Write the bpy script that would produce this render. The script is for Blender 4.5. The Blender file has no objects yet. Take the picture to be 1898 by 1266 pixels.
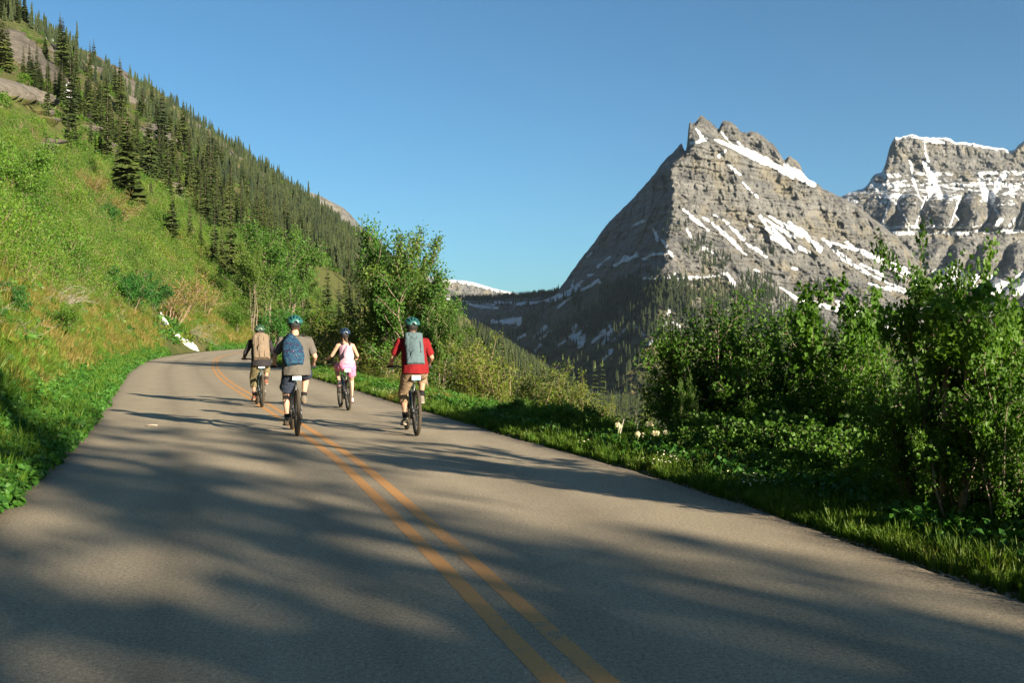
import bpy, math, random, time
import numpy as np
from mathutils import Vector, Matrix, Euler

C = bpy.context.scene.collection
S = bpy.context.scene
# ------------------------------------------------------------------ camera
cam_d = bpy.data.cameras.new('camera'); cam = bpy.data.objects.new('camera', cam_d); C.objects.link(cam)
cam_d.lens = 35; cam_d.sensor_width = 36; cam_d.clip_start = 0.05; cam_d.clip_end = 60000
cam_d.shift_y = -0.0016
cam_d.dof.use_dof = True; cam_d.dof.focus_distance = 19.0; cam_d.dof.aperture_fstop = 9.0
cam.location = (0, 0, 1.5); cam.rotation_euler = (math.radians(90), 0, 0)
S.camera = cam
# ------------------------------------------------------------------ light
SUN_EL = math.radians(14.4); SUN_AZ = math.atan2(0.69, -0.72)      # azimuth from +Y towards +X
w = bpy.data.worlds.new('World'); S.world = w; w.use_nodes = True
nt = w.node_tree; nt.nodes.clear()
sky = nt.nodes.new('ShaderNodeTexSky'); sky.sky_type = 'NISHITA'; sky.sun_disc = False
sky.sun_elevation = SUN_EL; sky.sun_rotation = SUN_AZ; sky.altitude = 1500
sky.air_density = 1.0; sky.dust_density = 2.3; sky.ozone_density = 4.0
bg = nt.nodes.new('ShaderNodeBackground'); bg.inputs[1].default_value = 0.050
wo = nt.nodes.new('ShaderNodeOutputWorld')
tint = nt.nodes.new('ShaderNodeMix'); tint.data_type = 'RGBA'; tint.blend_type = 'MULTIPLY'; tint.inputs[0].default_value = 1
tint.inputs[7].default_value = (.62, .85, .82, 1)
nt.links.new(sky.outputs[0], tint.inputs[6]); nt.links.new(tint.outputs[2], bg.inputs[0]); nt.links.new(bg.outputs[0], wo.inputs[0])
sd = bpy.data.lights.new('sun', 'SUN'); sd.energy = 5.0; sd.angle = math.radians(0.5); sd.color = (1.0, 0.86, 0.66)
sun = bpy.data.objects.new('sun', sd); C.objects.link(sun)
sv = Vector((math.sin(SUN_AZ)*math.cos(SUN_EL), math.cos(SUN_AZ)*math.cos(SUN_EL), math.sin(SUN_EL)))
sun.rotation_euler = sv.to_track_quat('Z', 'Y').to_euler(); sun.location = (40, -40, 40)
S.view_settings.view_transform = 'Standard'; S.view_settings.look = 'None'
S.view_settings.gamma = 1; S.view_settings.use_curve_mapping = False
S.view_settings.exposure = 1.84
S.render.engine = 'CYCLES'
S.cycles.max_bounces = 5; S.cycles.diffuse_bounces = 3; S.cycles.transmission_bounces = 3
S.cycles.glossy_bounces = 2; S.cycles.transparent_max_bounces = 6

# ------------------------------------------------------------------ helpers
R = math.radians
F = 1845.0; HX = 949.0; HY = 630.0; CH = 1.5        # focal length in photo pixels, horizon, camera height
def ground_from_px(x, y): z = CH*F/(y-HY); return ((x-HX)*z/F, z)
rng = np.random.default_rng(7)
_perm = np.random.default_rng(11).permutation(256).astype(np.int64)
_perm = np.concatenate([_perm, _perm, _perm])
_g = np.random.default_rng(5).normal(size=(256, 3)); _g /= np.linalg.norm(_g, axis=1)[:, None]
def perlin(p):
    p = np.asarray(p, dtype=np.float64)
    i = np.floor(p).astype(np.int64); f = p - i; i &= 255
    u = f*f*f*(f*(f*6-15)+10)
    out = 0
    for dx in (0, 1):
        for dy in (0, 1):
            for dz in (0, 1):
                h = _perm[_perm[_perm[(i[:, 0]+dx) & 255] + ((i[:, 1]+dy) & 255)] + ((i[:, 2]+dz) & 255)]
                d = f - np.array([dx, dy, dz])
                wgt = (u[:, 0] if dx else 1-u[:, 0])*(u[:, 1] if dy else 1-u[:, 1])*(u[:, 2] if dz else 1-u[:, 2])
                out = out + wgt*(_g[h]*d).sum(1)
    return out
def fbm(p, oct=4, gain=0.5):
    p = np.asarray(p, dtype=np.float64); a = 1.0; o = 0
    for k in range(oct):
        o = o + a*perlin(p + 17.3*k); p = p*2.03; a *= gain
    return o
def ridged(p, oct=4, gain=0.5):
    p = np.asarray(p, dtype=np.float64); a = 1.0; o = 0
    for k in range(oct):
        o = o + a*(1-2*np.abs(perlin(p + 31.7*k))); p = p*2.05; a *= gain
    return o
def sstep(a, b, x):
    t = np.clip((x-a)/(b-a), 0, 1); return t*t*(3-2*t)
def curve(pts):
    """smooth interpolation (monotone-ish cubic) through (t, v) points"""
    t = np.array([p[0] for p in pts], float); v = np.array([p[1] for p in pts], float)
    m = np.gradient(v, t)
    def f(q):
        q = np.asarray(q, float); qc = np.clip(q, t[0], t[-1])
        k = np.clip(np.searchsorted(t, qc) - 1, 0, len(t)-2)
        h = t[k+1]-t[k]; s = (qc-t[k])/h
        r = (2*s**3-3*s**2+1)*v[k] + (s**3-2*s**2+s)*h*m[k] + (-2*s**3+3*s**2)*v[k+1] + (s**3-s**2)*h*m[k+1]
        return r + np.where(q < t[0], (q-t[0])*m[0], 0) + np.where(q > t[-1], (q-t[-1])*m[-1], 0)
    return f
def tag(o, label=None, cat=None, group=None, kind=None):
    if label: o['label'] = label
    if cat: o['category'] = cat
    if group: o['group'] = group
    if kind: o['kind'] = kind
    return o
def empty(name, loc=(0, 0, 0), rz=0, parent=None):
    o = bpy.data.objects.new(name, None); C.objects.link(o); o.location = loc; o.rotation_euler = (0, 0, rz)
    o.empty_display_size = 0.2
    if parent: o.parent = parent
    return o
def mesh_np(name, v, f, mats=(), smooth=True, midx=None):
    """v (N,3); f either (M,k) array or list of tuples"""
    me = bpy.data.meshes.new(name)
    v = np.asarray(v, dtype=np.float32)
    if isinstance(f, np.ndarray):
        k = f.shape[1]; m = len(f)
        me.vertices.add(len(v)); me.vertices.foreach_set('co', v.ravel())
        me.loops.add(m*k); me.loops.foreach_set('vertex_index', f.astype(np.int32).ravel())
        me.polygons.add(m); me.polygons.foreach_set('loop_start', np.arange(0, m*k, k, dtype=np.int32))
        me.update(calc_edges=True)
    else:
        me.from_pydata(v.tolist(), [], f); me.update()
    for mt in mats: me.materials.append(mt)
    if midx is not None: me.polygons.foreach_set('material_index', np.asarray(midx, dtype=np.int32))
    me.polygons.foreach_set('use_smooth', np.full(len(me.polygons), smooth))
    me.update()
    return me
def link(name, me, parent=None, loc=None, rz=None, scl=None):
    o = bpy.data.objects.new(name, me); C.objects.link(o)
    if parent: o.parent = parent
    if loc is not None: o.location = loc
    if rz is not None: o.rotation_euler = (0, 0, rz)
    if scl is not None: o.scale = scl if hasattr(scl, '__len__') else (scl,)*3
    return o
def grid_faces(nr, nc):
    a = np.arange(nr*nc).reshape(nr, nc)
    return np.stack([a[:-1, :-1].ravel(), a[:-1, 1:].ravel(), a[1:, 1:].ravel(), a[1:, :-1].ravel()], 1)
def vcol(me, name, arr):
    at = me.attributes.new(name, 'FLOAT_COLOR', 'POINT')
    d = np.ones((len(me.vertices), 4), np.float32); d[:, :arr.shape[1]] = arr
    at.data.foreach_set('color', d.ravel())
def copy_tree(o, parent=None):
    c = o.copy(); C.objects.link(c); c.parent = parent
    for ch in o.children: copy_tree(ch, c)
    return c
class MB:
    """collects polygons with per-part material index"""
    def __init__(s): s.v = []; s.f = []; s.m = []
    def add(s, v, f, m=0):
        b = len(s.v); s.v.extend([tuple(p) for p in v]); s.f.extend([tuple(b+i for i in q) for q in f]); s.m.extend([m]*len(f))
    def tube(s, pts, rad, n=8, m=0, caps=True, flat=1.0, side=None):
        pts = [Vector(p) for p in pts]
        if not hasattr(rad, '__len__'): rad = [rad]*len(pts)
        v = []; f = []; prev = None
        for i, p in enumerate(pts):
            d = (pts[min(i+1, len(pts)-1)] - pts[max(i-1, 0)])
            d = d.normalized() if d.length > 1e-9 else Vector((0, 0, 1))
            if prev is None:
                ref = Vector(side) if side else (Vector((0, 0, 1)) if abs(d.z) < .9 else Vector((1, 0, 0)))
                a = (ref - d*ref.dot(d)).normalized()
            else:
                a = (prev - d*prev.dot(d)).normalized()
            prev = a; b = d.cross(a)
            for k in range(n):
                t = 2*math.pi*k/n
                v.append(p + a*(math.cos(t)*rad[i]) + b*(math.sin(t)*rad[i]*flat))
        for i in range(len(pts)-1):
            for k in range(n):
                f.append((i*n+k, i*n+(k+1) % n, (i+1)*n+(k+1) % n, (i+1)*n+k))
        if caps:
            f.append(tuple(range(n-1, -1, -1))); f.append(tuple((len(pts)-1)*n+k for k in range(n)))
        s.add(v, f, m)
    def box(s, c, d, m=0, rot=None, taper=1.0):
        hx, hy, hz = d[0]/2, d[1]/2, d[2]/2; M = rot or Matrix.Identity(3)
        v = []
        for sz in (-1, 1):
            k = taper if sz > 0 else 1
            for sx, sy in ((-1, -1), (1, -1), (1, 1), (-1, 1)):
                v.append(Vector(c) + M @ Vector((sx*hx*k, sy*hy*k, sz*hz)))
        s.add(v, [(3, 2, 1, 0), (4, 5, 6, 7), (0, 1, 5, 4), (1, 2, 6, 5), (2, 3, 7, 6), (3, 0, 4, 7)], m)
    def ellipsoid(s, c, r, nu=16, nv=10, m=0, rot=None):
        M = rot or Matrix.Identity(3); v = []; f = []
        for j in range(nv+1):
            ph = math.pi*j/nv
            for i in range(nu):
                t = 2*math.pi*i/nu
                v.append(Vector(c) + M @ Vector((r[0]*math.sin(ph)*math.cos(t), r[1]*math.sin(ph)*math.sin(t), r[2]*math.cos(ph))))
        for j in range(nv):
            for i in range(nu):
                a, b = j*nu+i, j*nu+(i+1) % nu
                f.append((a, a+nu, b+nu, b))
        s.add(v, f, m)
    def torus(s, c, R0, r, axis='X', n=48, k=10, m=0, flat=1.0):
        v = []; f = []
        for i in range(n):
            t = 2*math.pi*i/n
            for j in range(k):
                u = 2*math.pi*j/k; q = R0 + r*math.cos(u)
                v.append((c[0]+r*flat*math.sin(u), c[1]+q*math.cos(t), c[2]+q*math.sin(t)))
        for i in range(n):
            for j in range(k):
                f.append((i*k+j, ((i+1) % n)*k+j, ((i+1) % n)*k+(j+1) % k, i*k+(j+1) % k))
        s.add(v, f, m)
    def cyl_x(s, c, r, w, n=20, m=0): s.tube([(c[0]-w/2, c[1], c[2]), (c[0]+w/2, c[1], c[2])], r, n, m)
    def mesh(s, name, mats=(), smooth=True):
        me = bpy.data.meshes.new(name); me.from_pydata([tuple(p) for p in s.v], [], s.f); me.update()
        for mt in mats: me.materials.append(mt)
        me.polygons.foreach_set('material_index', np.array(s.m, dtype=np.int32))
        me.polygons.foreach_set('use_smooth', np.full(len(me.polygons), smooth)); me.update()
        return me
    def build(s, name, mats, parent=None, smooth=True, label=None):
        if not isinstance(mats, (list, tuple)): mats = [mats]
        o = link(name, s.mesh(name, mats, smooth), parent)
        if label: o['label'] = label
        return o

# ------------------------------------------------------------------ materials
class NB:
    """small node builder"""
    def __init__(s, name):
        s.mat = bpy.data.materials.new(name); s.mat.use_nodes = True; s.t = s.mat.node_tree; s.t.nodes.clear()
    def n(s, typ, props=None, **inp):
        nd = s.t.nodes.new(typ)
        for k, v in (props or {}).items(): setattr(nd, k, v)
        for k, v in inp.items():
            key = int(k[1:]) if k[0] == 'i' and k[1:].isdigit() else k.replace('_', ' ')
            if hasattr(v, 'is_output') or isinstance(v, bpy.types.NodeSocket): s.t.links.new(v, nd.inputs[key])
            else: nd.inputs[key].default_value = v
        return nd
    def pos(s): return s.n('ShaderNodeNewGeometry').outputs['Position']
    def obj(s): return s.n('ShaderNodeTexCoord').outputs['Object']
    def mapv(s, v, scale=(1, 1, 1), rot=(0, 0, 0)):
        return s.n('ShaderNodeMapping', i0=v, i2=rot, i3=scale).outputs[0]
    def noise(s, v, scale, detail=4, rough=0.55, dist=0.0):
        return s.n('ShaderNodeTexNoise', Vector=v, Scale=scale, Detail=detail, Roughness=rough, Distortion=dist).outputs['Fac']
    def ramp(s, f, stops, interp='LINEAR'):
        r = s.n('ShaderNodeValToRGB', i0=f); e = r.color_ramp; e.interpolation = interp
        while len(e.elements) < len(stops): e.elements.new(0.5)
        for el, (p, c) in zip(e.elements, stops):
            el.position = p; el.color = (c[0], c[1], c[2], 1) if hasattr(c, '__len__') else (c, c, c, 1)
        return r.outputs[0]
    def mix(s, f, a, b, typ='MIX'):
        nd = s.n('ShaderNodeMix', {'data_type': 'RGBA', 'blend_type': typ})
        for sock, v in ((nd.inputs[0], f), (nd.inputs[6], a), (nd.inputs[7], b)):
            if isinstance(v, bpy.types.NodeSocket): s.t.links.new(v, sock)
            else: sock.default_value = (*v, 1) if hasattr(v, '__len__') and len(v) == 3 else v
        return nd.outputs[2]
    def math(s, op, a, b=0.0, c=None):
        nd = s.n('ShaderNodeMath', {'operation': op}, i0=a, i1=b)
        if c is not None: nd.inputs[2].default_value = c
        return nd.outputs[0]
    def attr(s, name): return s.n('ShaderNodeAttribute', {'attribute_name': name}).outputs['Color']
    def sep(s, c):
        nd = s.n('ShaderNodeSeparateColor', i0=c); return nd.outputs[0], nd.outputs[1], nd.outputs[2]
    def bump(s, h, strength=0.5, dist=0.05, normal=None):
        nd = s.n('ShaderNodeBump', Height=h, Strength=strength, Distance=dist)
        if normal is not None: s.t.links.new(normal, nd.inputs['Normal'])
        return nd.outputs[0]
    def bsdf(s, col, rough=0.8, spec=0.3, normal=None, metal=0.0, **kw):
        b = s.n('ShaderNodeBsdfPrincipled')
        for k, v in (('Base Color', col), ('Roughness', rough), ('Metallic', metal), ('Specular IOR Level', spec)):
            if isinstance(v, bpy.types.NodeSocket): s.t.links.new(v, b.inputs[k])
            else: b.inputs[k].default_value = (*v, 1) if hasattr(v, '__len__') and len(v) == 3 else v
        if normal is not None: s.t.links.new(normal, b.inputs['Normal'])
        for k, v in kw.items(): b.inputs[k.replace('_', ' ')].default_value = v
        return b.outputs[0]
    def out(s, sh):
        o = s.n('ShaderNodeOutputMaterial', Surface=sh); return s.mat
def simple(name, col, rough=0.6, spec=0.4, metal=0.0, var=0.12, scale=60, bump=0.0, bdist=0.004):
    b = NB(name); v = b.obj(); nz = b.noise(v, scale, 4)
    lo = tuple(c*(1-var) for c in col); hi = tuple(min(1, c*(1+var)) for c in col)
    c = b.ramp(nz, [(0.3, lo), (0.7, hi)])
    nrm = b.bump(b.noise(v, scale*3, 3), bump, bdist) if bump else None
    return b.out(b.bsdf(c, rough, spec, nrm, metal))
def leafmat(name, cols, patch=0.6, trans=0.35, rough=0.5, patch2=None):
    """foliage: random tone per instance + patches in world space + tone per leaf (attribute 'tone')"""
    b = NB(name); P = b.pos()
    n1 = b.noise(P, patch, 3, 0.6)
    oi = b.n('ShaderNodeObjectInfo').outputs['Random']
    tn, _, _ = b.sep(b.attr('tone'))
    f = b.math('ADD', b.math('MULTIPLY', n1, 0.95), b.math('MULTIPLY', oi, 0.22))
    f = b.math('ADD', f, b.math('MULTIPLY', tn, 0.30)); f = b.math('SUBTRACT', f, 0.29)
    n = len(cols)
    c = b.ramp(f, [(0.15+0.7*i/(n-1), cc) for i, cc in enumerate(cols)])
    d = b.bsdf(c, rough, 0.25)
    tc = b.mix(1.0, c, (1.15, 1.25, 0.55), 'MULTIPLY')
    t = b.n('ShaderNodeBsdfTranslucent', Color=tc).outputs[0]
    ms = b.n('ShaderNodeMixShader', i0=trans, i1=d, i2=t).outputs[0]
    return b.out(ms)

def scatter(name, pts, rot, scl, var, protos, label=None, cat=None, kind='stuff', parent=None):
    """one object whose geometry nodes place the prototype meshes on its points"""
    pts = np.asarray(pts, np.float32)
    me = bpy.data.meshes.new(name); me.vertices.add(len(pts)); me.vertices.foreach_set('co', pts.ravel())
    a = me.attributes.new('rot', 'FLOAT_VECTOR', 'POINT'); a.data.foreach_set('vector', np.asarray(rot, np.float32).ravel())
    a = me.attributes.new('scl', 'FLOAT_VECTOR', 'POINT'); a.data.foreach_set('vector', np.asarray(scl, np.float32).ravel())
    a = me.attributes.new('vr', 'INT', 'POINT'); a.data.foreach_set('value', np.asarray(var, np.int32))
    o = link(name, me, parent)
    g = bpy.data.node_groups.new(name+'_nodes', 'GeometryNodeTree')
    g.interface.new_socket('Geometry', in_out='INPUT', socket_type='NodeSocketGeometry')
    g.interface.new_socket('Geometry', in_out='OUTPUT', socket_type='NodeSocketGeometry')
    N = g.nodes.new; L = g.links.new
    gi = N('NodeGroupInput'); go = N('NodeGroupOutput'); jn = N('GeometryNodeJoinGeometry')
    def na(nm, t):
        x = N('GeometryNodeInputNamedAttribute'); x.data_type = t; x.inputs[0].default_value = nm; return x.outputs[0]
    for k, pr in enumerate(protos):
        ob = bpy.data.objects.new(name+'_piece', pr)
        oi = N('GeometryNodeObjectInfo'); oi.inputs['Object'].default_value = ob
        ip = N('GeometryNodeInstanceOnPoints'); cmp = N('FunctionNodeCompare'); cmp.data_type = 'INT'; cmp.operation = 'EQUAL'
        L(na('vr', 'INT'), cmp.inputs[2]); cmp.inputs[3].default_value = k
        L(gi.outputs[0], ip.inputs['Points']); L(cmp.outputs[0], ip.inputs['Selection'])
        L(oi.outputs['Geometry'], ip.inputs['Instance'])
        L(na('rot', 'FLOAT_VECTOR'), ip.inputs['Rotation']); L(na('scl', 'FLOAT_VECTOR'), ip.inputs['Scale'])
        L(ip.outputs[0], jn.inputs[0])
    L(jn.outputs[0], go.inputs[0])
    md = o.modifiers.new('scatter', 'NODES'); md.node_group = g
    tag(o, label, cat, None, kind)
    return o
# ------------------------------------------------------------------ road and ground lines (metres: t = distance ahead, v = X)
edgeL = curve([(-60, 18.4), (-20, 5.0), (0, -1.66), (4.35, -3.1), (9.0, -4.62), (14.2, -6.28), (20.3, -8.45), (25.6, -10.4), (32.6, -12.95), (42.6, -16.6), (62, -23.1), (80, -28.7), (100, -33.6), (125, -38.8), (160, -44.2), (200, -48.2), (260, -52.3), (345, -57.5), (420, -60), (600, -60), (6000, -60)])
edgeR = curve([(-60, 24.4), (-20, 11.2), (0, 4.6), (3, 3.75), (5.7, 2.93), (7.5, 2.48), (11.07, 1.5), (14, 0.45), (17.3, -.66), (20.65, -1.76), (23.1, -2.6), (29.1, -4.53), (35.9, -6.8), (46, -10.0), (60, -14.1), (73, -17.5), (90, -21.8), (110, -26.4), (135, -31.6), (165, -36.6), (200, -40.3), (260, -44.4), (345, -49), (420, -52), (600, -52), (6000, -52)])
cline = curve([(-60, 21.2), (-20, 8.0), (0, 1.62), (4.35, .30), (7.48, -.60), (12.58, -2.12), (15.5, -3.10), (22.5, -5.55), (34.6, -9.85), (48.5, -14.4), (64.4, -19.2), (85, -25.0), (102, -29.0), (135, -35.2), (165, -40.2), (200, -44.2), (260, -48.4), (345, -53.2), (6000, -53)])

sil = curve([(-1300, 20), (-600, 30), (-300, 34), (0, 42), (60, 64), (100, 88), (150, 108), (200, 132), (250, 165), (330, 225), (440, 298), (520, 358), (600, 412), (640, 440), (690, 475), (760, 520), (840, 572), (949, 632)])
_cz = [(-3000, -600), (0, -600), (1150, -591), (1450, -589), (2000, -552), (2350, -444), (2600, -365), (2800, -275), (3000, -177), (3100, -120), (6000, -110)]
crestX = curve(_cz)
def crest_h(z):
    X = crestX(z); x = HX + F*X/np.maximum(z, 1150)
    return CH + (HY - sil(x))/F*np.maximum(z, 1150)
def fprof(d):
    dd = np.maximum(0, d-0.7)
    return 0.03*np.clip(d, 0, .7) + .70*dd + 5*(1-np.exp(-dd/15.))
def hill_drop(z): return sstep(3050, 3500, z)
def hL(d, z, noise=True, XY=None):
    d = np.asarray(d, float); z = np.asarray(z, float)
    dc = edgeL(z) - crestX(z); hc = crest_h(z)
    wv = sstep(30, 260, d)
    h = fprof(d)*((1-wv) + wv*hc/fprof(dc))
    over = np.maximum(0, d-dc); h = np.where(d > dc, hc - over*.55, h)
    if noise:
        X = edgeL(z) - d
        p = np.stack([X, z, np.zeros_like(X)], 1)
        a1 = sstep(.6, 4, d)
        h = h + a1*0.28*fbm(p/2.6, 3) + sstep(5, 25, d)*1.1*fbm(p/14, 3)
        # gullies and ribs running down the far slope
        far = sstep(60, 260, d)*(1-0.75*sstep(.86, 1.0, d/dc))
        q = np.stack([X/520, z/120, np.zeros_like(X)], 1)
        h = h + far*(17*ridged(q, 4)-4 + 9*fbm(p/45, 4))
        h = h + sstep(.8, 1.0, d/dc)*4*fbm(p/35, 3)
    return h*(1-hill_drop(z)) - 130*hill_drop(z)
def hR(dr, z, noise=True):
    dr = np.asarray(dr, float); z = np.asarray(z, float)
    t = np.maximum(0, dr-1.25)
    g = -(.62*t - 1.3*(1-np.exp(-t/3.2)))*1.0 + 0.03*np.clip(dr, 0, 1.2) - 0.02
    FL = -128.0
    g = np.where(g < FL+14, FL + 14*np.exp((g-FL-14)/14), g)
    if noise:
        X = edgeR(z) + dr; p = np.stack([X, z, np.zeros_like(X)], 1)
        g = g + sstep(.3, 2.5, dr)*0.12*fbm(p/1.7, 3) + sstep(4, 30, dr)*0.9*fbm(p/12, 3) + sstep(30, 200, dr)*6*fbm(p/80, 4)
    return g*(1-hill_drop(z)) + FL*hill_drop(z)
def ground_h(X, z):
    X = np.atleast_1d(np.asarray(X, float)); z = np.atleast_1d(np.asarray(z, float))
    dl = edgeL(z) - X; dr = X - edgeR(z)
    return np.where(dl > 0, hL(np.maximum(dl, 0), z), np.where(dr > 0, hR(np.maximum(dr, 0), z), -0.02))
def gh(X, z): return float(ground_h([X], [z])[0])

# ---- masks drawn as they lie on the slopes
def to_px(v):
    z = np.maximum(v[:, 1], 1.0)
    return HX + F*v[:, 0]/z, HY - F*(v[:, 2]-CH)/z
def seg_mask(px, py, lines, soft=4.0, k_=.80):
    """lines: (x0,y0,x1,y1,w0,w1) streaks; returns 0..1"""
    m = np.zeros(len(px))
    for x0, y0, x1, y1, w0, w1 in lines:
        dx, dy = x1-x0, y1-y0; L2 = dx*dx+dy*dy
        t = np.clip(((px-x0)*dx+(py-y0)*dy)/L2, 0, 1)
        dist = np.hypot(px-(x0+t*dx), py-(y0+t*dy)); wd = (w0+(w1-w0)*t)*k_
        m = np.maximum(m, np.clip((wd-dist)/soft+.5, 0, 1))
    return m
def poly_mask(px, py, polys, soft=5.0):
    m = np.zeros(len(px))
    for P in polys:
        P = np.array(P, float); n = len(P); inside = np.zeros(len(px), bool); dmin = np.full(len(px), 1e9)
        for i in range(n):
            a, b = P[i], P[(i+1) % n]
            c = ((a[1] > py) != (b[1] > py)) & (px < (b[0]-a[0])*(py-a[1])/(b[1]-a[1]+1e-9)+a[0]); inside ^= c
            d = b-a; t = np.clip(((px-a[0])*d[0]+(py-a[1])*d[1])/(d@d+1e-9), 0, 1)
            dmin = np.minimum(dmin, np.hypot(px-(a[0]+t*d[0]), py-(a[1]+t*d[1])))
        m = np.maximum(m, np.clip(np.where(inside, dmin, -dmin)/soft+.5, 0, 1))
    return m

# ---- materials of the ground
def ground_near_mat():
    b = NB('hillside_soil'); P = b.pos(); msk = b.attr('mask'); rk, sn, gr = b.sep(msk)
    n1 = b.noise(P, .35, 4, .6); n2 = b.noise(P, 6, 5, .65); n3 = b.noise(P, .02, 5, .6); n4 = b.noise(P, .11, 5, .7)
    near = b.ramp(n1, [(.3, (.045, .06, .015)), (.5, (.09, .085, .03)), (.7, (.14, .10, .045))])
    near = b.mix(b.math('MULTIPLY', n2, .6), near, (.04, .075, .012))
    far = b.ramp(n4, [(.36, (.05, .058, .022)), (.5, (.095, .09, .04)), (.62, (.15, .13, .075)), (.75, (.2, .175, .125))])
    far = b.mix(b.ramp(n3, [(.4, 0), (.65, .7)]), far, (.055, .085, .02))
    col = b.mix(gr, near, far)
    rn = b.noise(b.mapv(P, (.015, .015, .11)), 1.0, 6, .7); rn2 = b.noise(P, .12, 6, .75)
    rock = b.ramp(b.math('ADD', b.math('MULTIPLY', rn, .5), b.math('MULTIPLY', rn2, .5)), [(.35, (.06, .054, .047)), (.5, (.13, .117, .10)), (.65, (.2, .18, .155))])
    rkf = b.ramp(b.math('ADD', rk, b.math('MULTIPLY', b.math('SUBTRACT', rn2, .5), .9)), [(.42, 0), (.58, 1)])
    col = b.mix(rkf, col, rock)
    snf = b.ramp(b.math('ADD', sn, b.math('MULTIPLY', b.math('SUBTRACT', b.noise(P, .18, 5, .7), .5), .6)), [(.47, 0), (.53, 1)])
    col = b.mix(snf, col, (.52, .54, .57))
    hgt = b.math('ADD', b.math('MULTIPLY', n2, .15), b.math('MULTIPLY', rn2, b.math('MULTIPLY', gr, 12.)))
    return b.out(b.bsdf(col, .95, .1, b.bump(hgt, .8, 1.0)))
M_ground = ground_near_mat()

def zgrid(z0, z1, ratio, step):
    z = [z0]
    while z[-1] < z1: z.append(z[-1] + max(step, abs(z[-1])*ratio))
    return np.array(z)
# left hillside, from under the road up over the crest
zs = np.concatenate([np.linspace(-90, -2, 50), zgrid(0, 3600, .0085, .18)])
ss = np.concatenate([[-1, -.5, 0], np.geomspace(.0006, 1, 250), 1+np.linspace(.02, .6, 14)])
ZZ, SS = np.meshgrid(zs, ss, indexing='ij'); z = ZZ.ravel(); s = SS.ravel()
dc = edgeL(z) - crestX(z); d = np.maximum(s, 0)*dc
X = edgeL(z) - d; h = hL(d, z); h = np.where(s == 0, -.035, h)
X = np.where(s == -1, cline(z), np.where(s == -.5, edgeL(z)+.35, X)); h = np.where(s < 0, -.12, h)
# strips of rock standing proud as cliffs
v = np.stack([X, z, h], 1); px, py = to_px(v)
rock = poly_mask(px, py, [[(-200, 20), (0, 53), (23, 56), (70, 103), (84, 150), (50, 136), (0, 96), (-200, 70)], [(-100, 120), (0, 150), (60, 178), (70, 192), (0, 175), (-100, 150)],
     [(192, 112), (219, 122), (256, 166), (252, 194), (229, 189), (208, 160), (196, 140)], [(248, 236), (292, 228), (336, 252), (325, 268), (298, 268), (255, 256)],
     [(83, 83), (100, 92), (116, 140), (92, 125)], [(143, 92), (180, 100), (186, 135), (160, 130)], [(270, 190), (300, 200), (310, 215), (280, 212)]])
rock = np.maximum(rock, .8*seg_mask(px, py, [(143, 226, 206, 292, 4, 3), (57, 189, 83, 229, 3, 3), (100, 150, 140, 215, 7, 4), (30, 255, 60, 285, 4, 3), (300, 330, 310, 372, 3, 2)]))
rock = np.maximum(rock, .62*(fbm(v/np.array([90, 140, 60]), 3) > .33)*sstep(150, 300, d)*(h > 120))
snow = seg_mask(px, py, [(106, 164, 118, 186, 6, 4), (118, 186, 133, 210, 3.5, 1.5), (57, 55, 68, 66, 4, 5), (88, 66, 104, 80, 4, 3), (188, 118, 192, 135, 2.5, 2), (200, 165, 207, 182, 3, 1.5), (146, 172, 158, 176, 2, 1.5)], 3)
cliffy = sstep(.4, .8, rock)
dn = cliffy*(4.5*ridged(v/np.array([16, 16, 26]), 4) + 3*ridged(v/np.array([40, 40, 40]), 3) + 6*np.sign(np.sin(v[:, 2]/7))*.3)
v[:, 0] += dn*.8
me = mesh_np('hillside', v, grid_faces(len(zs), len(ss)), [M_ground]); vcol(me, 'mask', np.stack([rock, snow, sstep(70, 200, d)], 1))
tag(link('hillside', me), kind='structure')
# slope below the road and the valley floor
rs = np.concatenate([[-2, -1, 0], np.geomspace(.12, 420, 190), np.geomspace(450, 9000, 30)])
zs2 = np.concatenate([np.linspace(-300, -2, 60), zgrid(0, 9000, .014, .16)])
ZZ, RR = np.meshgrid(zs2, rs, indexing='ij'); z = ZZ.ravel(); dr = RR.ravel()
rq = dr; dr = np.maximum(dr, 0); X = np.where(rq == -2, cline(z), np.where(rq == -1, edgeR(z)-.35, edgeR(z)+dr)); h = np.where(rq < 0, -.12, np.where(rq == 0, -.035, hR(dr, z)))
v = np.stack([X, z, h], 1)
me = mesh_np('valley_slope', v, grid_faces(len(zs2), len(rs))[:, ::-1].copy(), [M_ground]); vcol(me, 'mask', np.stack([0*z, 0*z, sstep(60, 150, dr)], 1))
tag(link('valley_slope', me), kind='structure')

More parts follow.
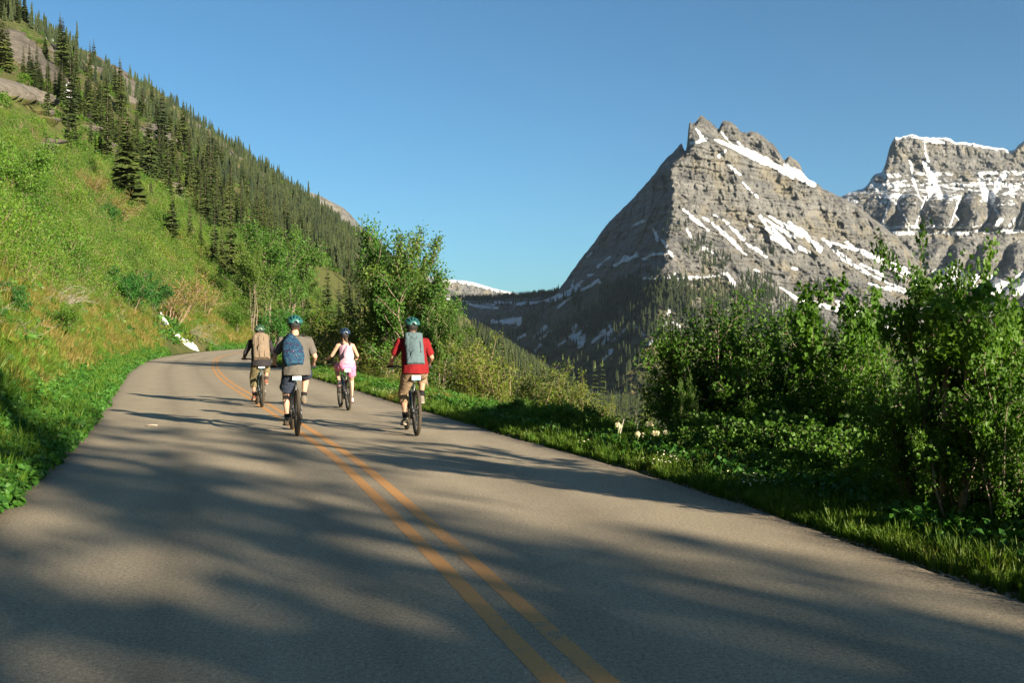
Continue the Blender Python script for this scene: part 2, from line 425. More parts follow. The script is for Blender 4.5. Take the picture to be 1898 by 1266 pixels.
# ------------------------------------------------------------------ road
def asphalt_mat():
    b = NB('asphalt'); P = b.pos(); uv = b.attr('lane'); u, _, _ = b.sep(uv)
    fine = b.noise(P, 95, 3, .7); mid = b.noise(P, 9, 4, .6); big = b.noise(b.mapv(P, (1, .35, 1), (0, 0, .3)), .8, 4, .6)
    c = b.ramp(fine, [(.30, (.14, .115, .08)), (.48, (.315, .264, .183)), (.60, (.40, .335, .235)), (.72, (.57, .49, .36))])
    grit = b.noise(P, 38, 3, .75); c = b.mix(b.ramp(grit, [(.36, .75), (.52, 0)]), c, (.14, .12, .088)); c = b.mix(b.ramp(grit, [(.58, 0), (.70, .7)]), c, (.58, .50, .37))
    blot = b.noise(b.mapv(P, (1, .5, 1), (0, 0, .32)), 1.7, 5, .7); c = b.mix(1.0, c, b.ramp(blot, [(.3, .84), (.5, 1), (.7, 1.1)]), 'MULTIPLY')
    c = b.mix(b.math('MULTIPLY', big, .35), c, (.35, .295, .205))
    track = b.ramp(u, [(0, .62), (.06, .9), (.16, 1.03), (.21, .92), (.24, .80), (.27, .93), (.33, 1.03), (.40, .90), (.42, .80), (.45, .92), (.5, .95), (.58, .84), (.67, 1.03), (.77, .80), (.85, 1.03), (.94, .92), (1, .66)])
    c = b.mix(1.0, c, track, 'MULTIPLY')
    edge = b.ramp(b.math('ADD', u, b.math('MULTIPLY', b.math('SUBTRACT', b.noise(P, 4.5, 5, .75), .5), .07)), [(0, 1), (.016, .85), (.04, 0), (.955, 0), (.982, .85), (1, 1)]); c = b.mix(b.math('MULTIPLY', edge, .75), c, b.ramp(grit, [(.4, (.07, .055, .038)), (.6, (.24, .20, .15))]))
    vor = b.n('ShaderNodeTexVoronoi', {'feature': 'DISTANCE_TO_EDGE'}, Vector=b.mapv(P, (.33, .09, 1), (0, 0, .32)), Scale=1.0).outputs['Distance']
    cr = b.ramp(b.math('ADD', vor, b.math('MULTIPLY', b.math('SUBTRACT', b.noise(P, 2.2, 4), .5), .02)), [(.0, .3), (.0035, .45), (.007, 0)])
    gate = b.ramp(b.noise(P, .22, 2), [(.52, 0), (.6, 1)])
    c = b.mix(b.math('MULTIPLY', cr, b.math('MULTIPLY', gate, .3)), c, (.05, .048, .045))
    spots = b.ramp(b.noise(P, 3.1, 2, .4), [(.22, 1), (.26, 0)]); c = b.mix(b.math('MULTIPLY', spots, .10), c, (.06, .058, .055))
    hb = b.math('ADD', fine, b.math('MULTIPLY', mid, .4))
    return b.out(b.bsdf(c, .86, .28, b.bump(hb, .8, .008)))
M_asphalt = asphalt_mat()
zr = zgrid(-60, 346, .008, .14)
us = np.concatenate([[0, .004, .012], np.linspace(.03, .97, 33), [.988, .996, 1]])
ZZ, UU = np.meshgrid(zr, us, indexing='ij'); z = ZZ.ravel(); u = UU.ravel()
wob = lambda z, sd: .07*fbm(np.stack([z*1.3, z*0+sd, z*0], 1), 4) + .05*fbm(np.stack([z*.25, z*0+sd, z*0+9], 1), 2)
xl = edgeL(z)+wob(z, 3.3); xr = edgeR(z)+wob(z, 8.1)
X = xl + (xr-xl)*u
hz = np.where((u < .002) | (u > .998), -.10, 0.0) + .05*(1-(2*u-1)**2)*0 + .0
P3 = np.stack([X, z, np.zeros_like(X)], 1)
me = mesh_np('road', np.stack([X, z, hz], 1), grid_faces(len(zr), len(us)), [M_asphalt]); vcol(me, 'lane', np.stack([u, 0*u, 0*u], 1))
tag(link('road', me), kind='structure')
def paint_mat():
    b = NB('yellow_road_paint'); P = b.pos(); ac = b.attr('across'); a, along, wr = b.sep(ac)
    n = b.noise(b.mapv(P, (7, 26, 7), (0, 0, .1)), 1.0, 5, .75); n2 = b.noise(P, 110, 3, .6); n3 = b.noise(P, 1.1, 3, .6)
    f = b.math('ADD', b.math('MULTIPLY', n, .62), b.math('ADD', b.math('MULTIPLY', n2, .16), b.math('MULTIPLY', n3, .32)))
    f = b.math('ADD', f, b.math('MULTIPLY', wr, -.17))
    worn = b.ramp(f, [(.415, 1), (.445, 0)])
    yel = b.ramp(n2, [(.3, (.40, .195, .06)), (.7, (.56, .30, .115))])
    asp = b.ramp(n2, [(.3, (.14, .12, .085)), (.7, (.33, .28, .2))])
    c = b.mix(worn, yel, asp)
    return b.out(b.bsdf(c, .8, .25, b.bump(n2, .3, .003)))
M_paint = paint_mat()
for k, off in enumerate((-.112, .112)):
    zz = zgrid(-60, 340, .006, .1); sl = np.gradient(cline(zz), zz); nx = 1/np.sqrt(1+sl**2); ny = -sl*nx
    cols = []; acr = []
    for j, q in enumerate(np.linspace(-.055, .055, 4)):
        e = off + q + (.006*fbm(np.stack([zz*9, zz*0+k*5+j, zz*0], 1), 2) if j in (0, 3) else 0)
        cols.append(np.stack([cline(zz)+nx*e, zz+ny*e, 0*zz], 1)); acr.append(np.stack([zz*0+j/3, zz*0, zz*0+(k*.16)*(1-sstep(7, 12, zz))+.22*(1-sstep(6, 13, zz))], 1))
    vv = np.stack(cols, 1).reshape(-1, 3); ac = np.stack(acr, 1).reshape(-1, 3)
    vv[:, 2] = .0015
    me = mesh_np('road_line', vv, grid_faces(len(zz), 4), [M_paint]); vcol(me, 'across', ac)
    tag(link('road_line', me), kind='structure')

# ------------------------------------------------------------------ mountains
def rock_mat(name, warm=1.0):
    b = NB(name); P = b.pos(); sn, vg, md = b.sep(b.attr('mask'))
    st = b.noise(b.mapv(P, (.0012, .0012, .045)), 1.0, 5, .65); ve = b.noise(b.mapv(P, (.03, .03, .007)), 1.0, 6, .7); sp = b.noise(P, .06, 6, .8)
    f = b.math('ADD', b.math('MULTIPLY', st, .34), b.math('ADD', b.math('MULTIPLY', ve, .33), b.math('MULTIPLY', sp, .33)))
    rock = b.ramp(f, [(.37, (.032*warm, .034, .037)), (.44, (.108*warm, .110, .110)), (.53, (.18*warm, .178, .17)), (.63, (.265*warm, .258, .24))])
    v2 = b.noise(b.mapv(P, (.085, .085, .020)), 1.0, 4, .65); rock = b.mix(b.ramp(v2, [(.36, .85), (.44, 0)]), rock, (.035, .032, .026)); s2 = b.noise(b.mapv(P, (.004, .004, .13)), 1.0, 4, .6); rock = b.mix(b.ramp(s2, [(.36, .5), (.45, 0)]), rock, (.06, .055, .045))
    ye = b.ramp(b.noise(P, .011, 3), [(.5, 0), (.68, .55)]); rock = b.mix(ye, rock, (.23, .20, .135))
    veg = b.ramp(sp, [(.35, (.07, .075, .045)), (.55, (.13, .128, .08)), (.7, (.19, .175, .125))])
    vf = b.ramp(b.math('ADD', vg, b.math('MULTIPLY', b.math('SUBTRACT', b.noise(P, .035, 6, .75), .5), 1.1)), [(.42, 0), (.6, 1)])
    c = b.mix(vf, rock, veg)
    mead = b.ramp(b.noise(P, .03, 6, .7), [(.38, (.045, .062, .02)), (.52, (.10, .105, .04)), (.66, (.17, .13, .07))])
    c = b.mix(b.ramp(b.math('ADD', md, b.math('MULTIPLY', b.math('SUBTRACT', b.noise(P, .02, 5, .7), .5), .7)), [(.42, 0), (.6, 1)]), c, mead)
    sf = b.ramp(b.math('ADD', sn, b.math('MULTIPLY', b.math('SUBTRACT', b.noise(b.mapv(P, (.7, .7, 1.2)), .05, 8, .8), .5), 2.0)), [(.36, 0), (.45, 1)])
    c = b.mix(sf, c, b.ramp(sp, [(.3, (.34, .345, .36)), (.55, (.52, .54, .57))]))
    hb = b.math('ADD', b.math('MULTIPLY', v2, 16.0), b.math('ADD', b.math('MULTIPLY', ve, 22.0), b.math('MULTIPLY', sp, 16.0)))
    hb = b.math('MULTIPLY', hb, b.math('SUBTRACT', 1.0, b.math('MULTIPLY', sf, .85)))
    return b.out(b.bsdf(c, .95, .1, b.bump(hb, .9, 1.0)))
def massif(name, x0, x1, dx, ycrest, yfoot, rfun, rows, mat, maskfun, rough, strata, jag=2.0, power=1.0, seed=0, backw=500):
    xs = np.arange(x0, x1+dx, dx); nx = len(xs)
    yc = ycrest(xs); jn = fbm(np.stack([xs/9, xs*0+seed, xs*0], 1), 4)*jag; yc = yc + jn
    t = np.concatenate([np.linspace(0, 1, rows)])
    XX, TT = np.meshgrid(xs, t, indexing='xy')            # rows x cols
    y0_ = yc.min(); Y = np.maximum(y0_ + (yfoot(xs)-y0_)[None, :]*TT, yc[None, :] + .25*np.arange(rows)[:, None]/rows)
    x = XX.ravel(); y = Y.ravel(); tt = ((Y-yc[None, :])/(yfoot(xs)-yc)[None, :]).ravel()
    Rr = rfun(x, y, np.repeat(yc[None, :], len(t), 0).ravel())
    def world(Rr): return np.stack([(x-HX)/F*Rr, Rr, CH+(HY-y)/F*Rr], 1)
    v = world(Rr); hz = v[:, 2]
    p = v + seed*100.0
    a, b_, c_ = rough
    dsp = a*(ridged(p/np.array([310, 310, 430]), 4)-.5) + b_*ridged(p/np.array([85, 85, 130]), 5, .62) + c_*ridged(p/np.array([17, 17, 30]), 3, .6)
    sA, sB = strata
    hw = hz + 30*fbm(p/260, 3) + 6*fbm(p/50, 2)
    ph = hw/sB
    brk = .35+.65*sstep(-.25, .35, fbm(p/np.array([170, 170, 60]), 3))
    dsp = dsp + brk*sA*(sstep(.35, .45, (ph+.2*fbm(p/40, 2)) % 1) - (ph % 1)) 
    ledge = np.clip(np.sin(2*np.pi*ph+2.2), 0, 1)
    fade = sstep(0, .02, tt)
    Rr2 = Rr - dsp*(.25+.75*fade)
    v = world(Rr2)
    bk = []
    for i, (dR, dh) in enumerate(((60, -.35), (200, -.5), (backw, -.75), (backw*2.2, -1.25))):
        bv = v[:nx].copy(); k = 1+dR/bv[:, 1]; bv[:, 0] *= k; bv[:, 1] += dR; bv[:, 2] = np.maximum(v[:nx, 2]*(1+.25*dh*min(1, dR/500)) + dh*dR, -140); bk.append(bv)
    bk = np.concatenate(bk[::-1]); 
    allv = np.concatenate([bk, v]); nback = len(bk)//nx
    mk = maskfun(x, y, tt, v, ledge, yc); mk = np.concatenate([np.zeros((len(bk), 3)), mk])
    me = mesh_np(name, allv, grid_faces(len(t)+nback, nx), [mat]); vcol(me, 'mask', mk)
    o = link(name, me); tag(o, kind='structure')
    return o, (x, y, v, mk[len(bk):])
M_rock = rock_mat('mountain_rock'); 
def px_lines(sc, ox, oy, L): return [(ox+a*sc, oy+b*sc, ox+c*sc, oy+d*sc, w0*sc, w1*sc) for a, b, c, d, w0, w1 in L]
z7 = lambda L: px_lines(.3475, 1000, 180, L)
z8 = lambda L: px_lines(.3475, 1400, 200, L)
z6 = lambda L: px_lines(.3317, 830, 440, L)
snowA = z7([(800, 240, 885, 228, 9, 11), (840, 170, 872, 232, 6, 8), (935, 225, 1100, 290, 6, 22), (1100, 290, 1200, 345, 24, 22), (1200, 345, 1350, 430, 14, 5), (990, 290, 960, 320, 8, 10),
     (975, 190, 1030, 255, 5, 4), (1060, 240, 1110, 300, 7, 10), (1140, 290, 1290, 395, 6, 8), (1200, 325, 1460, 470, 9, 14), (1310, 365, 1460, 450, 14, 18), (1015, 365, 1070, 410, 10, 7), (1080, 450, 1130, 500, 6, 6), (1150, 515, 1165, 545, 5, 4),
     (768, 600, 830, 655, 6, 12), (830, 655, 900, 708, 12, 5), (925, 672, 1010, 745, 6, 16), (1010, 745, 1105, 840, 17, 5), (985, 650, 1090, 755, 5, 13), (870, 640, 905, 660, 8, 8), (935, 625, 965, 640, 5, 4), (1110, 785, 1215, 852, 7, 9), (1120, 675, 1142, 692, 7, 7), (1180, 640, 1250, 730, 6, 8), (1230, 635, 1400, 740, 7, 16), (1240, 690, 1330, 790, 7, 9), (1340, 680, 1400, 750, 7, 8),
     (785, 705, 812, 760, 8, 6), (612, 700, 625, 760, 5, 8), (880, 805, 925, 825, 11, 9), (650, 760, 712, 850, 6, 9), (600, 840, 690, 835, 6, 5), (560, 966, 700, 966, 6, 9), (722, 940, 745, 978, 6, 16), (745, 965, 880, 958, 11, 8), (880, 958, 1000, 938, 7, 7), (1000, 945, 1032, 998, 7, 14), (500, 690, 555, 660, 5, 5),
     (555, 860, 640, 832, 5, 5), (420, 890, 520, 845, 6, 9), (1150, 915, 1175, 925, 6, 5), (1345, 908, 1375, 918, 6, 5), (690, 1125, 700, 1160, 6, 4)])
snowA += z8([(30, 580, 210, 690, 7, 12), (60, 640, 200, 760, 8, 9), (90, 690, 165, 735, 14, 12), (180, 610, 240, 665, 8, 8), (240, 650, 345, 755, 10, 16), (235, 745, 295, 775, 12, 10), (350, 690, 470, 800, 8, 18), (470, 800, 620, 890, 18, 8), (400, 715, 560, 760, 8, 14), (560, 760, 760, 860, 16, 22), (760, 860, 900, 950, 24, 22),
     (620, 780, 800, 860, 8, 10), (560, 830, 700, 900, 6, 8), (590, 880, 830, 985, 5, 9), (0, 750, 58, 790, 9, 8), (190, 855, 220, 860, 6, 5), (130, 955, 250, 1030, 6, 20), (250, 1030, 380, 1055, 17, 13), (380, 1060, 550, 1100, 12, 26), (440, 1030, 480, 1070, 14, 26), (550, 1085, 640, 1100, 10, 10), (600, 935, 720, 975, 7, 7), (700, 955, 820, 1000, 7, 9), (620, 1110, 790, 1160, 12, 22), (690, 1170, 840, 1200, 8, 10), (730, 1215, 800, 1230, 7, 7), (480, 710, 530, 745, 6, 5)])
snowA += z6([(565, 355, 690, 300, 4, 18), (690, 300, 745, 245, 20, 4), (690, 300, 700, 240, 6, 3), (750, 288, 838, 248, 5, 15), (780, 210, 815, 203, 6, 5), (835, 165, 905, 105, 4, 6), (935, 160, 1000, 115, 6, 16), (1000, 135, 1050, 95, 8, 9), (780, 105, 805, 85, 4, 4), (615, 400, 650, 365, 4, 4), (650, 360, 690, 335, 5, 4),
     (485, 557, 548, 500, 5, 9), (520, 570, 570, 520, 5, 4), (620, 600, 700, 540, 6, 10), (700, 520, 720, 485, 12, 5), (700, 570, 780, 490, 16, 4), (735, 590, 770, 550, 34, 16), (810, 585, 870, 530, 8, 16), (870, 590, 905, 540, 12, 22), (900, 500, 925, 540, 9, 14), (920, 580, 1030, 490, 6, 14), (1030, 500, 1080, 510, 12, 10), (1075, 530, 1090, 545, 10, 8), (870, 685, 918, 632, 8, 11), (488, 640, 520, 600, 6, 6),
     (250, 470, 300, 470, 12, 10), (300, 475, 400, 460, 14, 22), (380, 500, 400, 480, 5, 12), (70, 345, 150, 385, 3, 5), (150, 385, 280, 395, 8, 6), (200, 370, 260, 378, 5, 4), (375, 385, 450, 365, 6, 8), (450, 365, 600, 345, 6, 8), (540, 355, 620, 320, 4, 8), (270, 362, 390, 362, 4, 3), (1170, 560, 1225, 480, 5, 10), (1100, 615, 1150, 575, 6, 6), (1260, 480, 1290, 495, 8, 6), (1225, 430, 1245, 395, 5, 7), (395, 560, 430, 545, 6, 9)])
crestA = curve([(760, 560), (840, 556), (900, 556), (950, 553), (1000, 549), (1030, 545), (1045, 524), (1062, 500), (1078, 478), (1097, 455), (1120, 422), (1150, 390), (1165, 376), (1190, 348), (1210, 326), (1232, 296), (1247, 283), (1262, 266), (1274, 261), (1276, 238), (1284, 228), (1291, 224), (1295, 217), (1303, 216), (1313, 222), (1322, 230), (1332, 238), (1338, 226), (1347, 224), (1362, 231), (1374, 243), (1384, 246), (1395, 243), (1412, 250), (1425, 262), (1435, 268), (1445, 284), (1456, 296), (1460, 290), (1470, 293), (1482, 305), (1492, 325), (1510, 338), (1530, 351), (1550, 361), (1575, 372), (1610, 398), (1650, 430), (1690, 470), (1720, 520), (1760, 566), (1850, 600), (2000, 640), (2300, 700)])
def rA(x, y, yc):
    nose = np.interp(y, [200, 300, 400, 500, 600, 680, 760], [2960, 2830, 2740, 2560, 2380, 2200, 2050])
    xn = np.interp(y, [200, 280, 310, 400, 520, 600, 760], [1300, 1285, 1250, 1246, 1235, 1215, 1180]) + 11*fbm(np.stack([y/26, y*0, x/160], 1), 3)
    kl = np.interp(y, [250, 450, 520, 620, 760], [5.0, 5.0, 4.2, 2.8, 1.6]); kr = np.interp(y, [250, 500, 650, 760], [1.1, 1.2, .8, .4])
    dx = x - xn
    soft = lambda q, w: np.where(q > 0, np.sqrt(q*q+w*w)-w, 0)
    R0 = nose + kl*soft(-dx, 9) + kr*soft(dx, 14)
    # upper summit block sits behind the shoulder snow ledge
    up = sstep(0, 30, (262+ (x-1290)*.36) - y)*sstep(1270, 1300, x)*130
    return R0 + up*1.0
def maskA(x, y, t, v, ledge, yc):
    wx = x + 5*fbm(v/90, 3); wy = y + 4*fbm(v/90+40, 3)
    sn = .98*seg_mask(wx, wy, snowA, 8.0)
    sn = np.maximum(sn, poly_mask(wx, wy, z_poly(.3475, 1400, 200, [[(880, 1010), (1010, 1000), (1100, 1050), (1433, 1060), (1433, 1150), (1100, 1120), (990, 1150)]])))
    below = y - np.interp(x, [900, 1040, 1150, 1247, 1290, 1400, 1500, 1600, 1700, 1800], [590, 560, 470, 392, 420, 470, 540, 575, 600, 640])
    veg = .24*sstep(-20, 50, below) + .24*sstep(505, 530, y)*(x < 1450) + .22*(x < 1240)
    veg = veg + .35*fbm(v/120, 3)*sstep(-20, 40, below)
    veg = np.where((x > 1190) & (x < 1345) & (y > 470) & (y < 512), .05, veg)
    mead = sstep(618, 660, y + (x-1150)*.06 + 18*fbm(v/200, 3))
    return np.stack([sn, np.clip(veg, 0, 1), mead], 1)
def z_poly(sc, ox, oy, P): return [[(ox+a*sc, oy+b*sc) for a, b in q] for q in P]
_, MA = massif('mountain_peak', 756, 2300, 1.7, crestA, lambda x: np.full_like(x, 764.0), rA, 330, M_rock, maskA, (58, 19, 6), (15, 30), 3.0, seed=1)

crestB = curve([(1400, 470), (1500, 395), (1560, 364), (1580, 355), (1590, 352), (1604, 346), (1620, 324), (1637, 313), (1642, 300), (1648, 275), (1655, 259), (1668, 254), (1680, 251), (1692, 249), (1703, 253), (1720, 254), (1745, 255), (1760, 256), (1768, 262), (1785, 263), (1800, 265), (1830, 271), (1860, 275), (1880, 277), (1886, 270), (1898, 260), (1930, 240), (1990, 215), (2080, 230), (2200, 190), (2400, 220), (2600, 260)])
def rB(x, y, yc):
    base = 4450 + .35*(x-1600) - np.interp(y, [200, 290, 345, 400, 425, 440, 560, 640], [0, 40, 190, 400, 450, 520, 690, 1000])
    wv_ = x + 34*fbm(np.stack([x/90, y/60, 0*x], 1), 3)
    butt = 150*np.abs(np.sin((wv_ + (y-330)*.35)*np.pi/58.0))**.8*sstep(345, 372, y)*(1-sstep(415, 440, y))*(.25+.75*sstep(1620, 1700, x))*.8
    low = 120*sstep(1640, 1800, x)*np.abs(np.sin((wv_ + (y-440)*.9)*np.pi/54.0))*sstep(436, 480, y)
    return base - butt - low + 2.0*np.maximum(0, 1660-x)
snowB = z8([(690, 335, 600, 405, 8, 8), (600, 400, 760, 520, 6, 9), (760, 520, 830, 640, 5, 6), (520, 440, 590, 440, 8, 8), (480, 458, 540, 465, 5, 7), (820, 280, 850, 420, 12, 18), (850, 420, 880, 480, 16, 10), (905, 190, 920, 280, 6, 14), (900, 170, 1000, 185, 14, 16), (900, 290, 985, 470, 26, 38), (930, 430, 930, 480, 38, 8), (1195, 350, 1230, 470, 22, 46), (1330, 350, 1250, 490, 30, 26), (1250, 490, 1300, 565, 22, 5), (1400, 420, 1330, 460, 26, 16), (800, 150, 900, 165, 7, 10), (1000, 165, 1060, 185, 10, 6), (1110, 190, 1300, 225, 6, 5),
     (620, 600, 700, 640, 10, 18), (700, 640, 900, 632, 14, 14), (900, 632, 1130, 636, 9, 8), (1130, 636, 1250, 620, 8, 6), (1270, 640, 1310, 600, 18, 26), (1350, 630, 1390, 590, 12, 18), (820, 640, 825, 680, 12, 3), (885, 530, 950, 620, 4, 6), (560, 530, 620, 600, 4, 5), (680, 470, 720, 470, 12, 12), (740, 465, 800, 465, 12, 12), (1060, 560, 1105, 620, 4, 5), (950, 340, 960, 370, 16, 30), (620, 340, 690, 372, 4, 12), (1400, 715, 1410, 705, 8, 6)])
def maskB(x, y, t, v, ledge, yc):
    wx = x + 4*fbm(v/120, 3); wy = y + 3*fbm(v/120+40, 3)
    sn = .86*seg_mask(wx, wy, snowB, 7.0, .55)
    band = np.zeros_like(x)
    for yy, w, a in ((322, 4, .62), (333, 2.2, .55), (342, 3.5, .66), (352, 3, .6), (376, 2, .45), (300, 1.6, .35), (431, 3.6, .75), (362, 2, .45)):
        yb = yy - (x-1750)*.015 + 5*fbm(np.stack([x/45, x*0+yy, x*0], 1), 3)
        band = np.maximum(band, a*1.0*np.clip((w-np.abs(wy-yb))/3.5+.7, 0, 1)*(.7+.5*fbm(v/np.array([120, 120, 60]), 3)))
    sn = np.maximum(sn, band)
    sn = np.maximum(sn, .62*np.clip(1.3-(y-yc_at(x, yc))/7, 0, 1))
    mid = sstep(310, 345, y)*(1-sstep(372, 395, y)); sn = np.maximum(sn, mid*(.36+.62*fbm(v/np.array([110, 110, 16]), 4)))
    gul = sstep(345, 372, y)*(1-sstep(415, 440, y))*np.clip(1-np.abs(np.sin((x + (y-330)*.35)*np.pi/64.0))*6, 0, 1)
    sn = np.maximum(sn, .8*gul)
    sn = np.maximum(sn, poly_mask(wx, wy, z_poly(.3475, 1400, 200, [[(940, 870), (1060, 845), (1110, 880), (1260, 890), (1340, 930), (1433, 870), (1600, 860), (1600, 1000), (1000, 1000)]])))
    return np.stack([sn, 0*x, 0*x], 1)
def yc_at(x, yc):
    n = int(round(len(x)/len(yc))); return np.tile(yc, n)
_, MBm = massif('mountain_wall', 1400, 2600, 1.7, crestB, lambda x: np.full_like(x, 640.0), rB, 230, M_rock, maskB, (44, 20, 8), (14, 36), 2.2, seed=3)
# distant snowy ridge in the gap
crestC = curve([(700, 530), (780, 512), (835, 518), (860, 520), (876, 523), (900, 530), (930, 538), (955, 543), (970, 549), (985, 556), (1010, 575), (1100, 600)])
def maskC(x, y, t, v, ledge, yc):
    sn = .9*np.clip(1-(y-yc_at(x, yc)-1)/9, 0, 1) + .25*(fbm(v/np.array([50, 50, 90]), 3) > .1)
    sn = np.maximum(sn, .8*((y > 553)*1.0)); return np.stack([sn*(.85+.5*fbm(v/70, 3)), 0*x, 0*x], 1)
massif('distant_ridge', 700, 1100, 2, crestC, lambda x: np.full_like(x, 600.0), lambda x, y, yc: 7600-np.interp(y, [510, 520, 552, 600], [0, 250, 320, 900])+.8*(x-900), 60, M_rock, maskC, (60, 26, 6), (8, 60), 1.2, seed=5)
# rocky crest beyond the wooded hill, and the pale cliff at the top left
crestE = curve([(380, 300), (470, 312), (490, 319), (515, 330), (545, 343), (556, 350), (566, 357), (577, 357), (600, 366), (620, 376), (640, 388), (655, 403), (668, 418), (690, 436), (705, 452), (760, 500), (820, 545)])
mkR = lambda x, y, t, v, ledge, yc: np.stack([0*x, .12+0*x, 0*x], 1)
massif('rocky_ridge', 380, 820, 1.8, crestE, lambda x: np.full_like(x, 600.0), lambda x, y, yc: 3700+2.2*(x-500)-2.0*(y-yc), 90, M_rock, mkR, (30, 16, 6), (8, 40), 1.5, seed=7)
crestF = curve([(-500, -260), (-200, -160), (-60, -60), (0, -18), (12, -4), (20, 6), (28, 28), (40, 50), (80, 90), (120, 120)])
massif('cliff', -500, 118, 2.2, crestF, lambda x: np.full_like(x, 160.0), lambda x, y, yc: 1300+1.6*(x)-1.0*(y-yc)*.6+ (x < 0)*0, 80, M_rock, mkR, (14, 9, 4), (5, 22), 1.5, seed=9, backw=300)

# ------------------------------------------------------------------ air
mb = MB(); mb.box((3200, 4350, 475), (12800, 10300, 1410))
hz = NB('haze_air'); vol = hz.n('ShaderNodeVolumePrincipled', Density=1.5e-5, Anisotropy=.25); vol.inputs['Color'].default_value = (.62, .80, 1.0, 1)
hz.n('ShaderNodeOutputMaterial', Volume=vol.outputs[0])
tag(mb.build('haze', hz.mat, smooth=False), kind='stuff')
# ------------------------------------------------------------------ riders and their bicycles (built in metres, y forward, z up, origin under the rear axle)
M_rubber = simple('tyre_rubber', (.055, .045, .033), .9, .2, var=.3, scale=90, bump=.4)
M_black = simple('black_paint', (.018, .019, .02), .4, .5)
M_blackm = simple('black_plastic', (.02, .02, .021), .7, .3)
M_steel = simple('bright_metal', (.55, .55, .56), .3, .5, metal=.9)
M_white = simple('white_plate', (.72, .78, .78), .4, .4, var=.03)
M_teal = simple('plate_band', (.05, .32, .36), .4, .4)
def skinmat(nm, c):
    b = NB(nm); v = b.obj(); c1 = b.ramp(b.noise(v, 25, 4), [(.3, tuple(x*.88 for x in c)), (.7, tuple(min(1, x*1.08) for x in c))])
    return b.out(b.bsdf(c1, .55, .35, None, 0, Subsurface_Weight=.08))
def cloth(nm, c, var=.12, rough=.9):
    b = NB(nm); v = b.obj(); f = b.noise(v, 9, 5, .7); c1 = b.ramp(f, [(.3, tuple(x*(1-var) for x in c)), (.7, tuple(min(1, x*(1+var)) for x in c))])
    wv = b.noise(v, 220, 2); h = b.math('ADD', b.math('MULTIPLY', wv, .15), b.noise(b.mapv(v, (1, 1, .6)), 14, 4))
    return b.out(b.bsdf(c1, rough, .15, b.bump(h, .45, .02)))
S_fair = skinmat('fair_skin', (.40, .24, .165)); S_tan = skinmat('tanned_skin', (.33, .185, .12))
def pattern_mat(nm, stops, scale=14, rough=.8):
    b = NB(nm); v = b.obj(); n = b.noise(v, scale, 5, .75, .2); w_ = b.noise(v, scale*4, 2)
    c = b.ramp(n, stops, 'EASE'); c = b.mix(b.ramp(w_, [(.68, 0), (.72, .5)]), c, (.45, .6, .7)); return b.out(b.bsdf(c, rough, .2))
M_galaxy = pattern_mat('galaxy_print', [(.25, (.004, .006, .015)), (.42, (.006, .016, .05)), (.5, (.014, .065, .105)), (.55, (.008, .018, .045)), (.64, (.025, .016, .045)), (.8, (.20, .32, .4))], 11)
M_short = pattern_mat('dark_check_shorts', [(.3, (.010, .014, .024)), (.5, (.028, .038, .062)), (.7, (.015, .02, .035))], 30)

def solid(name, mb, vox, sm, mats, parent, wr=0.0, wsc=9.0, label=None):
    me0 = mb.mesh('tmp'); ob = link('tmp', me0)
    m = ob.modifiers.new('r', 'REMESH'); m.mode = 'VOXEL'; m.voxel_size = vox
    if sm: k = ob.modifiers.new('s', 'SMOOTH'); k.factor = .5; k.iterations = sm
    dg = bpy.context.evaluated_depsgraph_get(); dg.update()
    me = bpy.data.meshes.new_from_object(ob.evaluated_get(dg)); bpy.data.objects.remove(ob); bpy.data.meshes.remove(me0)
    me.name = name
    if wr:
        n = len(me.vertices); co = np.empty(n*3, np.float32); me.vertices.foreach_get('co', co); co = co.reshape(-1, 3)
        nr = np.empty(n*3, np.float32); me.vertices.foreach_get('normal', nr); nr = nr.reshape(-1, 3)
        f = fbm(co*np.array([wsc, wsc, wsc*.8]) + wsc, 3, .55) - .35*np.abs(fbm(co*wsc*1.7, 2)); co = co + nr*(f*wr)[:, None]
        me.vertices.foreach_set('co', co.astype(np.float32).ravel())
    me.materials.clear()
    for q in mats: me.materials.append(q)
    me.polygons.foreach_set('material_index', np.zeros(len(me.polygons), np.int32)); me.polygons.foreach_set('use_smooth', np.ones(len(me.polygons), bool)); me.update()
    o = link(name, me, parent)
    if label: o['label'] = label
    return o
def ik(a, b, l1, l2, bend):
    a, b, bend = Vector(a), Vector(b), Vector(bend); d = b-a; L = min(d.length, (l1+l2)*.999); dn = d.normalized()
    x = (l1*l1-l2*l2+L*L)/(2*L); h = math.sqrt(max(0, l1*l1-x*x)); p = (bend-dn*bend.dot(dn)).normalized(); return a+dn*x+p*h
def capsule(mb, pts, rad, n=14, flat=1.0, side=None):
    mb.tube(pts, rad, n, 0, True, flat, side)
    for p, r_ in ((pts[0], rad[0]), (pts[-1], rad[-1])):
        mb.ellipsoid(p, (r_*.97, r_*.97*(1 if flat == 1 else min(1, flat)), r_*.8), 12, 8)
WR = .36
